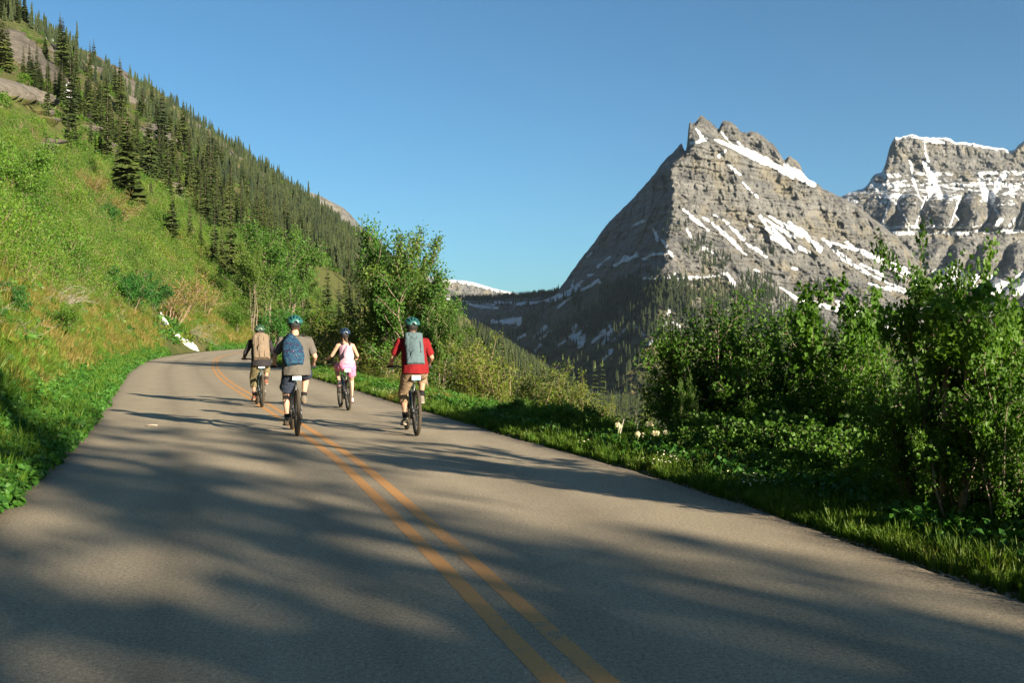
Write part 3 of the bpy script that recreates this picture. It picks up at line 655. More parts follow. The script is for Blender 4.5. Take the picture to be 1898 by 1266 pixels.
def make_bike(loc, rz, label, frame_col, sc=1.0, phase=-90, light=None, steer=0):
    root = empty('bicycle', (loc[0], loc[1], 0.0), rz); root.scale = (sc,)*3; tag(root, label, 'bicycle', 'bicycles ridden on the road')
    fm = simple('bicycle_paint', frame_col, .35, .5)
    BB, ST, HB, HT = (0, .44, .31), (0, .27, .80), (0, .90, .66), (0, .85, .80); RA, FA = (0, 0, WR), (0, 1.12, WR)
    mb = MB(); mb.tube([BB, ST], [.020, .018], 10); mb.tube([(0, .25, .86), (0, .27, .80)], .016, 10); mb.tube([(0, .87, .69), (0, .62, .47), BB], [.034, .040, .042], 12, flat=.8)
    mb.tube([(0, .845, .765), (0, .30, .72)], [.022, .018], 10); mb.tube([HB, HT], [.026, .024], 12); mb.box((0, .44, .30), (.09, .15, .13))
    for s_ in (-1, 1):
        mb.tube([(s_*.035, .40, .31), (s_*.062, .18, .33), (s_*.066, 0, WR)], [.012, .010, .010], 8); mb.tube([(s_*.02, .29, .72), (s_*.06, .12, .56), (s_*.066, 0, WR)], [.009, .008, .009], 8)
    mb.build('frame', fm, root)
    mb = MB(); mb.box((0, .885, .655), (.15, .05, .045)); mb.tube([(0, .885, .66), (0, .84, .84)], .014, 8)
    for s_ in (-1, 1): mb.tube([(s_*.066, .89, .66), (s_*.066, 1.0, .52)], .017, 10); mb.tube([(s_*.066, 1.0, .52), (s_*.066, 1.12, WR)], .021, 10)
    mb.build('fork', M_black, root)
    for (ax, nm) in ((RA, 'rear'), (FA, 'front')):
        h = MB(); h.cyl_x(ax, .024, .11, 14); h.cyl_x(ax, .008, .15, 8)
        for k in range(28):
            t = 2*math.pi*k/28; sx_ = .025*(1 if k % 2 else -1); off = .25*(1 if (k//2) % 2 else -1)
            h.tube([(ax[0]+sx_, ax[1]+.022*math.cos(t+off), ax[2]+.022*math.sin(t+off)), (ax[0], ax[1]+.30*math.cos(t), ax[2]+.30*math.sin(t))], .0014, 4, caps=False)
        wh = h.build('wheel', M_blackm, root)
        t_ = MB(); t_.torus(ax, WR-.028, .028, n=72, k=12); 
        for k in range(72):
            a = 2*math.pi*k/72
            for xo in ((-.012, .012) if k % 2 else (0, .02, -.02)):
                rr = WR-.001-abs(xo)*.25; t_.box((ax[0]+xo, ax[1]+rr*math.cos(a), ax[2]+rr*math.sin(a)), (.010, .013, .006), 0, Matrix.Rotation(a-math.pi/2, 3, 'X'))
        t_.build('tyre', M_rubber, wh)
        r_ = MB(); r_.torus(ax, WR-.060, .012, n=56, k=8, flat=1.2); r_.build('rim', M_black, wh)
        d_ = MB(); d_.torus((-.05, ax[1], ax[2]), .075, .007, n=32, k=4, flat=.2)
        for k in range(5): a = k*1.2566; d_.tube([(-.05, ax[1], ax[2]), (-.05, ax[1]+.075*math.cos(a), ax[2]+.075*math.sin(a))], .004, 4)
        d_.build('brake_disc', M_steel, wh)
    mb = MB(); mb.tube([(0, .27, .80), (0, .225, .945)], .0145, 10); mb.build('seat_post', M_black, root)
    # saddle: wide back, narrow nose
    v = []; f = []; prof = [(.07, .055, .975), (.08, .078, .985), (.12, .080, .99), (.18, .060, .985), (.24, .034, .98), (.31, .022, .977), (.345, .012, .97)]
    for y_, w_, z_ in prof: v += [(-w_, y_, z_-.018), (-w_*.8, y_, z_+.004), (0, y_, z_), (w_*.8, y_, z_+.004), (w_, y_, z_-.018), (w_*.7, y_, z_-.045), (-w_*.7, y_, z_-.045)]
    for i in range(len(prof)-1):
        for k in range(7): f.append((i*7+k, i*7+(k+1) % 7, (i+1)*7+(k+1) % 7, (i+1)*7+k))
    f += [tuple(range(6, -1, -1)), tuple((len(prof)-1)*7+k for k in range(7))]
    mb = MB(); mb.add(v, f); mb.tube([(-.02, .10, .95), (-.02, .29, .95)], .004, 5); mb.tube([(.02, .10, .95), (.02, .29, .95)], .004, 5); mb.build('saddle', simple('saddle_leatherette', (.03, .024, .02), .38, .5), root)
    mb = MB(); mb.box((0, .052, .905), (.135, .006, .072)); mb.box((0, .07, .935), (.02, .05, .012)); pl = mb.build('number_plate', M_white, root, smooth=False)
    mb = MB(); mb.box((0, .0485, .878), (.125, .002, .014)); mb.box((-.02, .0485, .918), (.07, .002, .009)); mb.build('plate_band', M_teal, pl, smooth=False)
    if light: mb = MB(); mb.box((0, .055, .845), (.04, .03, .03)); mb.build('rear_light', simple('red_lens', (.35, .02, .015), .2, .6), root)
    mb = MB(); mb.tube([(-.36, .80, 1.06), (-.20, .835, 1.065), (-.05, .87, 1.03), (.05, .87, 1.03), (.20, .835, 1.065), (.36, .80, 1.06)], .0135, 10); mb.tube([(0, .84, .82), (0, .835, .92), (0, .87, 1.03)], [.02, .019, .016], 10)
    hb = mb.build('handlebar', M_black, root)
    for s_ in (-1, 1):
        mb = MB(); mb.tube([(s_*.245, .826, 1.064), (s_*.372, .797, 1.060)], .0175, 10); mb.build('grip', M_blackm, root)
        mb = MB(); mb.tube([(s_*.235, .84, 1.055), (s_*.25, .885, 1.035), (s_*.33, .87, 1.025)], [.008, .006, .004], 6); mb.build('brake_lever', M_steel, root)
        mb = MB(); mb.tube([(s_*.23, .85, 1.06), (s_*.16, .95, 1.04), (s_*.05, .96, .92), (0, .90, .78)], .003, 5); mb.build('cable', M_blackm, root)
    # drivetrain
    mb = MB(); mb.torus((.055, .44, .31), .078, .006, n=36, k=5, flat=.5)
    for k in range(5): a = k*1.2566; mb.tube([(.055, .44, .31), (.055, .44+.075*math.cos(a), .31+.075*math.sin(a))], .006, 4)
    mb.build('chainring', M_black, root)
    mb = MB(); [mb.cyl_x((.034+i*.0045, 0, WR), .062-.0055*i, .0028, 22) for i in range(8)]; mb.build('cassette', M_steel, root)
    mb = MB(); mb.tube([(.055, .44, .388), (.055, .2, .405), (.048, 0, WR+.055), (.048, -.05, WR), (.052, .01, .27), (.055, .03, .20), (.055, .2, .22), (.055, .43, .232)], .004, 5, caps=False); mb.build('chain', M_steel, root)
    mb = MB(); mb.box((.07, .01, .29), (.018, .035, .07)); mb.box((.06, .025, .215), (.012, .022, .085)); mb.cyl_x((.06, .03, .18), .022, .008, 12); mb.build('derailleur', M_blackm, root)
    ped = {}
    for s_ in (-1, 1):
        a = R(phase + (0 if s_ < 0 else 180)); py_, pz_ = .44+.17*math.cos(a), .31+.17*math.sin(a)
        mb = MB(); mb.tube([(s_*.072, .44, .31), (s_*.085, py_, pz_)], [.013, .010], 8, flat=.6); mb.build('crank', M_black, root)
        mb = MB(); mb.box((s_*.14, py_, pz_), (.10, .10, .018)); mb.build('pedal', M_blackm, root, smooth=False); ped[s_] = (s_*.14, py_, pz_)
    return root, ped
def helmet(parent, c, col, k=1.0, tilt=0.0):
    a, b_, h = .108*k, .140*k, .108*k; M = Matrix.Rotation(tilt, 3, 'X'); U, Vn = 19, 15
    def P(u, v, s_=1.0):
        uu = R(-92+184*u/(U-1)); vv = R(8+164*v/(Vn-1)); return Vector(c) + M @ Vector((a*s_*math.sin(uu)*math.sin(vv)**.8, -b_*s_*math.cos(vv), h*s_*max(-.25, math.cos(uu))*math.sin(vv)**.75))
    mb = MB(); vs = [P(u, v) for u in range(U) for v in range(Vn)]; fs = []
    for u in range(U-1):
        for v in range(Vn-1):
            slot = (u % 3 == 1) and (2 <= u <= U-4) and v in (2, 3, 4, 6, 7, 8, 10, 11)
            if not slot: fs.append((u*Vn+v, (u+1)*Vn+v, (u+1)*Vn+v+1, u*Vn+v+1))
    mb.add(vs, fs); o = mb.build('helmet', simple('helmet_shell', col, .3, .5, var=.08), parent); m = o.modifiers.new('thick', 'SOLIDIFY'); m.thickness = .022; m.offset = 1
    mb = MB(); mb.ellipsoid((c[0], c[1], c[2]-.005), (a*.93, b_*.93, h*.92), 18, 12, rot=M); mb.build('helmet_liner', M_blackm, o)
    mb = MB(); mb.tube([(c[0]-.085, c[1]-.02, c[2]-.02), (c[0]-.075, c[1]+.03, c[2]-.14), (c[0], c[1]+.075, c[2]-.19), (c[0]+.075, c[1]+.03, c[2]-.14), (c[0]+.085, c[1]-.02, c[2]-.02)], .006, 5); mb.build('chin_strap', M_blackm, o)
def make_rider(loc, rz, ped, label, skin, sc=1.0, torso=None, lean=0.0, shoulder=.19, waist=.15, hipw=.165, headturn=0.0, woman=False, hold=True):
    root = empty('person', (loc[0], loc[1], 0.0), rz); root.scale = (sc,)*3; tag(root, label, 'person', 'cyclists riding up the road')
    PV = Vector((0, .17, 1.045)); CHT = Vector((0, .37+lean, 1.40)); NK = Vector((0, .46+lean, 1.575)); HD = Vector((0, .535+lean, 1.715))
    J = dict(PV=PV, CH=CHT, NK=NK, HD=HD)
    b = MB()
    b.tube([PV+Vector((0, 0, -.07)), PV, PV*.7+CHT*.3, PV*.35+CHT*.65, CHT, CHT+Vector((0, .06, .10)), NK+Vector((0, -.02, -.02))], [hipw*.8, hipw, waist, waist*1.08, shoulder*.86, shoulder*.80, .07], 20, 0, True, .66, (1, 0, 0))
    for s_ in (-1, 1): b.ellipsoid(PV+Vector((s_*.07, -.02, -.02)), (.09, .09, .10), 14, 10)
    b.tube([NK+Vector((0, -.03, -.06)), HD+Vector((0, -.015, -.03))], [.066, .056], 14)
    HM = Matrix.Rotation(headturn, 3, 'Z')
    b.ellipsoid(HD+Vector((0, 0, .02)), (.076, .096, .105), 20, 16, rot=HM); b.ellipsoid(HD+HM@Vector((0, .035, -.055)), (.056, .062, .065), 16, 12)
    b.tube([HD+HM@Vector((0, .088, .015)), HD+HM@Vector((0, .112, -.028))], [.010, .016], 8)
    b.ellipsoid(HD+HM@Vector((0, .088, -.066)), (.026, .014, .010), 10, 6)
    for s_ in (-1, 1): b.ellipsoid(HD+HM@Vector((s_*.077, -.004, -.005)), (.010, .020, .032), 8, 8)
    arms = {}; legs = {}
    for s_ in (-1, 1):
        sh = CHT+Vector((s_*shoulder, .06, .085)); hd = Vector((s_*.315, .785, 1.085)); hd = hd/1.0
        if sc != 1: hd = Vector((hd.x/sc, hd.y/sc, hd.z/sc))
        wr_ = hd+Vector((-s_*.005, -.075, .035)); el = ik(sh, wr_, .285, .26, (s_*.42, -.12, -.8)); arms[s_] = (sh, el, wr_, hd)
        b.tube([sh+Vector((-s_*.06, -.01, .01)), sh, sh.lerp(el, .5), el, el.lerp(wr_, .35), wr_], [.058, .056, .046, .039, .040, .027], 12)
        b.tube([wr_, hd+Vector((0, -.02, .02)), hd+Vector((0, .015, .012))], [.026, .040, .034], 10, flat=.55, side=(1, 0, 0))
        for i, (ox, ln) in enumerate(((-.030, .9), (-.010, 1.0), (.010, .95), (.029, .78))):
            k = hd+Vector((ox, .012, .012)); b.tube([k-Vector((0, .03, -.004)), k+Vector((0, .026*ln, -.002)), k+Vector((0, .036*ln, -.030)), k+Vector((0, .014, -.046*ln))], [.0105, .0105, .0098, .009], 7)
        b.tube([hd+Vector((-s_*.024, -.03, .012)), hd+Vector((-s_*.052, -.006, -.002)), hd+Vector((-s_*.050, .02, -.022))], [.013, .0115, .010], 7)
        hp = PV+Vector((s_*.092, .01, -.03)); pd = Vector(ped[s_])/sc; an = pd+Vector((-s_*.012, -.085, .105)); kn = ik(hp, an, .445, .43, (s_*.22, 1, .1)); legs[s_] = (hp, kn, an, pd)
        th = kn-hp; cf = an-kn; back = Vector((0, -1, 0))
        b.tube([hp, hp+th*.3, hp+th*.7, kn, kn+cf*.14, kn+cf*.34+back*.012, kn+cf*.7, an], [.092, .086, .066, .055, .053, .057, .040, .034], 14)
        b.tube([an+Vector((0, -.03, -.045)), an+Vector((0, .0, -.05)), pd+Vector((0, .02, .035)), pd+Vector((0, .09, .028))], [.030, .036, .036, .022], 10)
    solid('body', b, .0095, 5, [skin], root)
    for s_ in (-1, 1):
        e = MB(); e.ellipsoid(HD+HM@Vector((s_*.030, .083, .012)), (.011, .008, .009), 8, 6); e.build('eye', M_white, root)
    J['arms'] = arms; J['legs'] = legs; J['HM'] = HM; J['sh'] = shoulder; J['waist'] = waist; J['hipw'] = hipw
    return root, J
def shirt(root, J, mat, sleeve=.75, hem=-.10, loose=.018, name='shirt', armlen=None, tank=False):
    b = MB(); PV, CHT, NK = J['PV'], J['CH'], J['NK']; w, s_, hw = J['waist'], J['sh'], J['hipw']; L = loose
    fl = .034 if not tank else .004
    top = CHT+Vector((0, .06, .10)) if not tank else CHT+Vector((0, .04, .06))
    b.tube([PV+Vector((0, -.01, hem)), PV+Vector((0, -.01, hem+.05)), PV*.7+CHT*.3, PV*.35+CHT*.65, CHT, top] + ([] if tank else [NK+Vector((0, -.015, -.015))]), [hw+L+fl, hw+L+fl-.004, w+L+fl*.7, w*1.08+L+.012, s_*.86+L, s_*.80+L] + ([] if tank else [.078]), 24, 0, True, .80, (1, 0, 0))
    for q in (-1, 1):
        sh, el, wr_, hd = J['arms'][q]
        if tank: continue
        if sleeve <= 1: b.tube([sh+Vector((-q*.07, -.01, .0)), sh+Vector((q*.005, 0, .004)), sh.lerp(el, .5*sleeve), sh.lerp(el, sleeve)], [.070+L*.4, .068+L*.5, .060+L*.5, .058+L*.6], 14)
        else: b.tube([sh+Vector((-q*.07, -.01, .0)), sh, sh.lerp(el, .5), el, el.lerp(wr_, .5), wr_], [.068+L*.4, .066+L*.4, .056+L*.3, .050+L*.3, .044+L*.2, .034+L*.1], 14)
    return solid(name, b, .0105, 3, [mat], root, wr=.013, wsc=8)
def trousers(root, J, mat, upto=.8, name='shorts', loose=.014, calf=0.0):
    b = MB(); PV = J['PV']; hw = J['hipw']; L = loose
    b.tube([PV+Vector((0, 0, .07)), PV, PV+Vector((0, 0, -.07)), PV+Vector((0, 0, -.13))], [hw+L-.006, hw+L+.006, hw*.92+L, hw*.5], 22, 0, True, .70, (1, 0, 0))
    for q in (-1, 1):
        hp, kn, an, pd = J['legs'][q]; th = kn-hp; cf = an-kn; b.ellipsoid(PV+Vector((q*.066, -.018, -.02)), (.10+L, .10+L, .11), 14, 10)
        if calf <= 0: b.tube([hp, hp+th*.3, hp+th*upto], [.10+L, .096+L, .082+L*1.6], 16)
        else: b.tube([hp, hp+th*.3, hp+th*.7, kn, kn+cf*calf*.5, kn+cf*calf], [.10+L, .095+L, .078+L, .066+L, .064+L, .056+L], 16)
    return solid(name, b, .0105, 3, [mat], root, wr=.012, wsc=10)
def shoes(root, J, mat, sock, solem, sockh=.18):
    for q in (-1, 1):
        hp, kn, an, pd = J['legs'][q]; c = pd
        b = MB(); b.tube([an+Vector((0, -.005, .02)), an+Vector((0, -.01, -.02)), an+Vector((0, .0, -.055))], [.043, .047, .052], 12); b.tube([c+Vector((0, -.13, .045)), c+Vector((0, -.08, .052)), c+Vector((0, .03, .048)), c+Vector((0, .10, .036))], [.036, .044, .045, .030], 12, flat=.85, side=(1, 0, 0))
        sh_ = solid('shoe', b, .008, 3, [mat], root)
        b = MB(); b.tube([c+Vector((0, -.155, .018)), c+Vector((0, -.09, .018)), c+Vector((0, .04, .018)), c+Vector((0, .125, .022))], [.030, .041, .046, .028], 12, flat=.32, side=(1, 0, 0)); b.build('sole', solem, sh_)
        b = MB(); cf = an-kn; b.tube([an-cf*sockh*1.0, an-cf*.05, an+Vector((0, -.005, -.02))], [.050, .042, .044], 14); b.build('sock', sock, root)
def hair(root, J, col, pony=False):
    b = MB(); HD = J['HD']; m = simple('hair', col, .6, .4, var=.4, scale=80, bump=.6)
    b.ellipsoid(HD+Vector((0, -.02, .012)), (.084, .094, .092), 18, 14)
    if pony: b.tube([HD+Vector((0, -.09, -.03)), HD+Vector((.01, -.13, -.09)), HD+Vector((.025, -.125, -.17)), HD+Vector((.03, -.11, -.24))], [.028, .034, .026, .008], 10)
    else: b.ellipsoid(HD+Vector((0, -.045, -.045)), (.066, .050, .045), 14, 10)
    solid('hair', b, .009, 2, [m], root, wr=.01, wsc=30)
def backpack(J, root, label, mats, w=.15, d=.085, zlo=1.10, zhi=1.58, dx=0.0, tilt=0.0, shape='box', extras=()):
    """worn on the back but lifts off: a thing of its own"""
    rt = empty('backpack', root.location, root.rotation_euler.z); rt.scale = root.scale; tag(rt, label, 'backpack', 'backpacks worn by the cyclists')
    PV, CHT, NK = J['PV'], J['CH'], J['NK']
    def bk(z, off): # point on the back surface at height z
        t = (z-PV.z)/(CHT.z-PV.z); y_ = PV.y+(CHT.y-PV.y)*t; return y_ - .125 - off
    n = 9; pts = []; rad = []
    for i in range(n):
        t = i/(n-1); z_ = zlo+(zhi-zlo)*t; pts.append((dx + math.tan(tilt)*(z_-zlo-.2), bk(z_, d*.55), z_))
        if shape == 'tear': rad.append(w*(.70+.45*math.sin(math.pi*min(1, t*1.05+.12)))*(1 if t < .72 else 1-.62*((t-.72)/.28)**1.6))
        else: rad.append(w*(.90+.10*math.sin(math.pi*t))*(1 if t < .82 else .93)*(1 if t > .08 else .9))
    b = MB(); v_n = 20
    b.tube(pts, rad, v_n, 0, True, d/w, (1, 0, 0))
    if shape == 'box':
        for s_ in (-1, 1):
            b.tube([(p[0]+s_*w*.62, p[1], p[2]) for p in pts], [d*.78]*n, 12, 0, True, .9, (1, 0, 0))
    bodyo = solid('pack_body', b, .010, 5, [mats[0]], rt, wr=.016, wsc=7)
    for s_ in (-1, 1):
        sh = J['arms'][s_][0]; x_ = s_*(J['sh']*.62)
        b = MB(); b.tube([(dx*.5+s_*w*.55, bk(zhi, .0), zhi-.02), (x_, CHT.y+.02, CHT.z+.185), (x_*1.05, CHT.y+.15, CHT.z+.10), (x_*1.1, CHT.y+.15, CHT.z-.10), (x_*1.35, CHT.y-.02, CHT.z-.22), (dx+s_*w*.8, bk(zlo+.08, -.02), zlo+.07)], [.022]*6, 8, 0, True, .28, (1, 0, 0)); b.build('shoulder_strap', mats[1], rt)
    for e in extras: e(rt, lambda x, z, off=0: Vector((dx+x+math.tan(tilt)*(z-zlo-.2), bk(z, d*1.5+off), z)))
    return rt
def front_pocket(mat, z0, z1, w, th=.03):
    def f(rt, at): b = MB(); b.ellipsoid(at(0, (z0+z1)/2, -.012), (w, th, (z1-z0)/2), 20, 14); b.build('front_pocket', mat, rt)
    return f
def band(mat, pts, r_=.006, name='strap'):
    def f(rt, at): b = MB(); b.tube([at(x, z, o) for x, z, o in pts], r_, 6); b.build(name, mat, rt)
    return f
def top_lid(mat, z, w, d):
    def f(rt, at): b = MB(); c = at(0, z, -d*.8); b.ellipsoid(c, (w, d, .055), 20, 12); solid('lid', b, .01, 2, [mat], rt, wr=.012, wsc=9)
    return f
def gpos(xpx, ypx): return ground_from_px(xpx, ypx)
def hdg(a, b): return math.atan2(-(b[0]-a[0]), b[1]-a[1])

# --- grey shirted rider in front on the centre line
p = gpos(551, 808); rz = R(16.5)
bk, ped = make_bike(p, rz, 'black mountain bike on the yellow centre line under the grey shirted rider', (.02, .022, .024), phase=-90)
ro, J = make_rider(p, rz, ped, 'man in a grey t-shirt, dark shorts and teal helmet riding on the centre line', S_fair, 1.0, shoulder=.205, waist=.17, hipw=.175)
shirt(ro, J, cloth('grey_jersey', (.085, .078, .067)), .78, -.10, .022); trousers(ro, J, M_short, .86, loose=.018)
shoes(ro, J, cloth('brown_canvas', (.13, .11, .085)), cloth('black_sock', (.015, .015, .016)), simple('brown_sole', (.16, .11, .07), .8), .16)
hair(ro, J, (.035, .018, .010)); helmet(ro, J['HD']+Vector((0, -.005, .055)), (.018, .085, .078), 1.03)
backpack(J, ro, 'blue and black galaxy print backpack hanging low on the grey shirted rider', (M_galaxy, M_blackm), .150, .085, 1.10, 1.60, -.055, -.10, 'tear',
    (front_pocket(M_galaxy, 1.15, 1.36, .115), band(M_black, [(-.10, 1.30, -.002), (0, 1.365, .0), (.10, 1.31, -.002)], .003, 'zipper'), band(M_blackm, [(-.02, 1.59, -.02), (0, 1.64, -.02), (.03, 1.59, -.02)], .006, 'carry_loop')))
# --- rider with the tan pack on the left
p = gpos(485.5, 755); rz = R(20)
bk, ped = make_bike(p, rz, 'dark bicycle with a blue grip end under the rider with the tan pack', (.025, .05, .045), phase=-92)
ro, J = make_rider(p, rz, ped, 'person in a dark jacket and olive trousers with a tan pack, leftmost rider', S_tan, .975, lean=.02, shoulder=.20, waist=.165, hipw=.17)
shirt(ro, J, cloth('black_jacket', (.022, .020, .022)), 2, -.11, .022, 'jacket'); trousers(ro, J, cloth('olive_canvas', (.125, .105, .055)), name='trousers', loose=.018, calf=.55)
shoes(ro, J, cloth('rust_shoe', (.16, .07, .045)), cloth('dark_sock', (.05, .035, .03)), simple('pale_sole', (.3, .26, .2), .8), .2)
hair(ro, J, (.03, .02, .012)); helmet(ro, J['HD']+Vector((0, .0, .045)), (.045, .085, .055), .98)
tanm = cloth('tan_canvas', (.15, .115, .08)); dtan = cloth('brown_webbing', (.10, .075, .055))
backpack(J, ro, 'large tan backpack with top lid and rusty side straps on the leftmost rider', (tanm, dtan), .150, .125, 1.10, 1.64, 0, 0, 'box',
    (top_lid(tanm, 1.66, .145, .115), front_pocket(tanm, 1.16, 1.45, .10, .035), band(dtan, [(-.06, 1.60, .01), (-.06, 1.40, .015), (-.055, 1.16, .01)]), band(dtan, [(.06, 1.60, .01), (.06, 1.40, .015), (.055, 1.16, .01)]), band(simple('orange_cord', (.45, .14, .05), .7), [(.13, 1.2, -.05), (.15, 1.3, -.05), (.13, 1.42, -.05)], .008, 'side_strap')))
# --- rider in pink shorts
p = gpos(645.5, 761); rz = R(18.6)
bk, ped = make_bike(p, rz, 'dark bicycle under the rider in pink shorts', (.03, .03, .035), sc=.94, phase=92)
ro, J = make_rider(p, rz, ped, 'woman in pink shorts, pale pink tank top and dark blue helmet', S_fair, .925, shoulder=.172, waist=.13, hipw=.175)
shirt(ro, J, cloth('pale_pink_tank_top', (.36, .22, .28)), 0, .02, .008, 'tank_top', tank=True); trousers(ro, J, cloth('pink_cotton', (.55, .19, .31)), .62, loose=.016)
shoes(ro, J, cloth('white_trainer', (.42, .33, .32)), cloth('black_ankle_sock', (.03, .025, .03)), simple('red_brown_sole', (.2, .06, .05), .8), .10)
hair(ro, J, (.030, .015, .010), True); helmet(ro, J['HD']+Vector((0, -.005, .05)), (.015, .030, .060), 1.05)
lil = cloth('lilac_nylon', (.42, .28, .34))
backpack(J, ro, 'small pale pink backpack on the rider in pink shorts', (lil, cloth('black_strap', (.02, .02, .02))), .108, .060, 1.14, 1.50, .03, .0, 'tear', (front_pocket(lil, 1.17, 1.30, .075, .02),))
# --- red shirted rider on the right
p = gpos(772.5, 808); rz = R(14)
bk, ped = make_bike(p, rz, 'dark mountain bike ridden by the red shirted rider at the right', (.02, .03, .03), phase=-88)
ro, J = make_rider(p, rz, ped, 'man in a dark red t-shirt, khaki trousers and teal helmet, rightmost rider', S_tan, .985, shoulder=.205, waist=.165, hipw=.17)
shirt(ro, J, cloth('dark_red_jersey', (.15, .009, .011)), .80, -.06, .020); kh = cloth('khaki_twill', (.19, .135, .085)); trousers(ro, J, kh, name='trousers', loose=.020, calf=.42)
shoes(ro, J, cloth('grey_shoe', (.15, .135, .11)), cloth('long_black_sock', (.015, .014, .015)), simple('tan_sole', (.30, .25, .19), .8), .24)
hair(ro, J, (.030, .018, .010)); helmet(ro, J['HD']+Vector((0, -.005, .05)), (.015, .07, .066), 1.03)
slate = cloth('slate_nylon', (.07, .105, .115)); 
backpack(J, ro, 'slate blue backpack with black side strap on the red shirted rider', (slate, M_blackm), .130, .09, 1.13, 1.62, -.01, .0, 'box',
    (top_lid(slate, 1.60, .125, .085), band(M_black, [(.085, 1.50, -.008), (.09, 1.42, .0), (.088, 1.32, -.002)], .007, 'buckle_strap'), band(M_black, [(-.05, 1.57, .0), (.0, 1.53, .01), (.05, 1.57, .0)], .005, 'lid_strap'), front_pocket(slate, 1.17, 1.36, .085, .022)))
# ------------------------------------------------------------------ foliage
GR = [(.018, .036, .006), (.034, .068, .008), (.058, .115, .012), (.11, .19, .025)]
M_leaf = leafmat('shrub_leaves', [(.026, .062, .008), (.052, .122, .012), (.088, .18, .020), (.14, .235, .035)], .8, .42)
M_leafY = leafmat('yellow_green_leaves', [(.045, .075, .008), (.085, .125, .012), (.13, .165, .02), (.18, .17, .04)], .9, .38)
M_brush = leafmat('hillside_brush_leaves', [(.025, .07, .008), (.045, .115, .010), (.070, .145, .012), (.098, .165, .016), (.135, .155, .022), (.18, .125, .035)], .09, .32)
M_grass = leafmat('grass_blades', [(.035, .085, .008), (.065, .14, .012), (.11, .175, .02), (.20, .20, .05)], .5, .35)
M_straw = leafmat('dry_grass_blades', [(.08, .12, .012), (.14, .15, .025), (.22, .17, .05), (.28, .20, .09)], .45, .3)
M_forb = leafmat('broad_herb_leaves', [(.018, .065, .008), (.036, .115, .014), (.062, .16, .022), (.11, .22, .04)], .7, .3)
M_need = leafmat('fir_needles', [(.016, .028, .008), (.030, .048, .011), (.055, .076, .016), (.10, .115, .026)], .03, .12, .7)
M_need_far = leafmat('far_fir_needles', [(.010, .018, .008), (.020, .032, .011), (.036, .050, .015), (.062, .070, .020)], .012, .1, .8)
M_bark = simple('grey_bark', (.16, .125, .095), .9, .2, var=.35, scale=30, bump=.5)
M_twig = simple('tan_twigs', (.23, .165, .11), .9, .2, var=.3, scale=20)
M_fbark = simple('fir_bark', (.075, .06, .048), .95, .1, var=.3, scale=20)
M_snag = simple('dead_wood', (.26, .23, .20), .9, .2, var=.25, scale=15)

def frames(n, r, upb=.6):
    nz = r.normal(size=(n, 3)); nz[:, 2] = np.abs(nz[:, 2]) + upb; nz /= np.linalg.norm(nz, axis=1)[:, None]
    q = r.normal(size=(n, 3)); q -= nz*(q*nz).sum(1)[:, None]; q /= np.linalg.norm(q, axis=1)[:, None]
    return q, np.cross(nz, q), nz
T_diam = (np.array([(0, 0, 0), (.42, .5, .10), (1, 0, -.05), (.42, -.5, .10)]), [(0, 1, 2, 3)])
T_fold = (np.array([(0, 0, 0), (.45, .42, .14), (1, 0, -.06), (.45, -.42, .14), (.5, 0, 0)]), [(0, 1, 4), (1, 2, 4), (2, 3, 4), (3, 0, 4)])
T_lobe = (np.array([(0, 0, 0), (.25, .48, .1), (.5, .28, .06), (.75, .42, .08), (1, 0, -.1), (.75, -.42, .08), (.5, -.28, .06), (.25, -.48, .1)]), [(0, 1, 2), (0, 2, 3, 4), (0, 4, 5, 6), (0, 6, 7)])
def leaves(name, cen, size, r, mat, T=T_diam, upb=.6, tone=None, dirs=None):
    n = len(cen); a, b_, c_ = frames(n, r, upb)
    if dirs is not None:
        a = dirs; c_ = r.normal(size=(n, 3))*.5 + np.array([0, 0, .8]); c_ -= a*(a*c_).sum(1)[:, None]; c_ /= np.linalg.norm(c_, axis=1)[:, None]; b_ = np.cross(c_, a)
    tv, tf = T; sz = (size*(.65+.7*r.random(n)))[:, None]
    v = (cen[:, None, :] + (tv[None, :, 0:1]*a[:, None, :] + tv[None, :, 1:2]*b_[:, None, :] + tv[None, :, 2:3]*c_[:, None, :])*sz[:, None, :]).reshape(-1, 3)
    k = len(tv); base = (np.arange(n)*k)[:, None]
    tt = np.repeat(r.random(n) if tone is None else tone, k)
    if all(len(f) == len(tf[0]) for f in tf):
        F_ = np.concatenate([base + np.array(f)[None, :] for f in tf], 0)
    else:
        F_ = np.concatenate([base + np.array(q)[None, :] for f in tf for q in ([f] if len(f) == 3 else [f[:3], (f[0], f[2], f[3])])], 0)
    me = mesh_np(name, v, F_, [mat], smooth=False); vcol(me, 'tone', np.stack([tt, tt, tt], 1)); return me

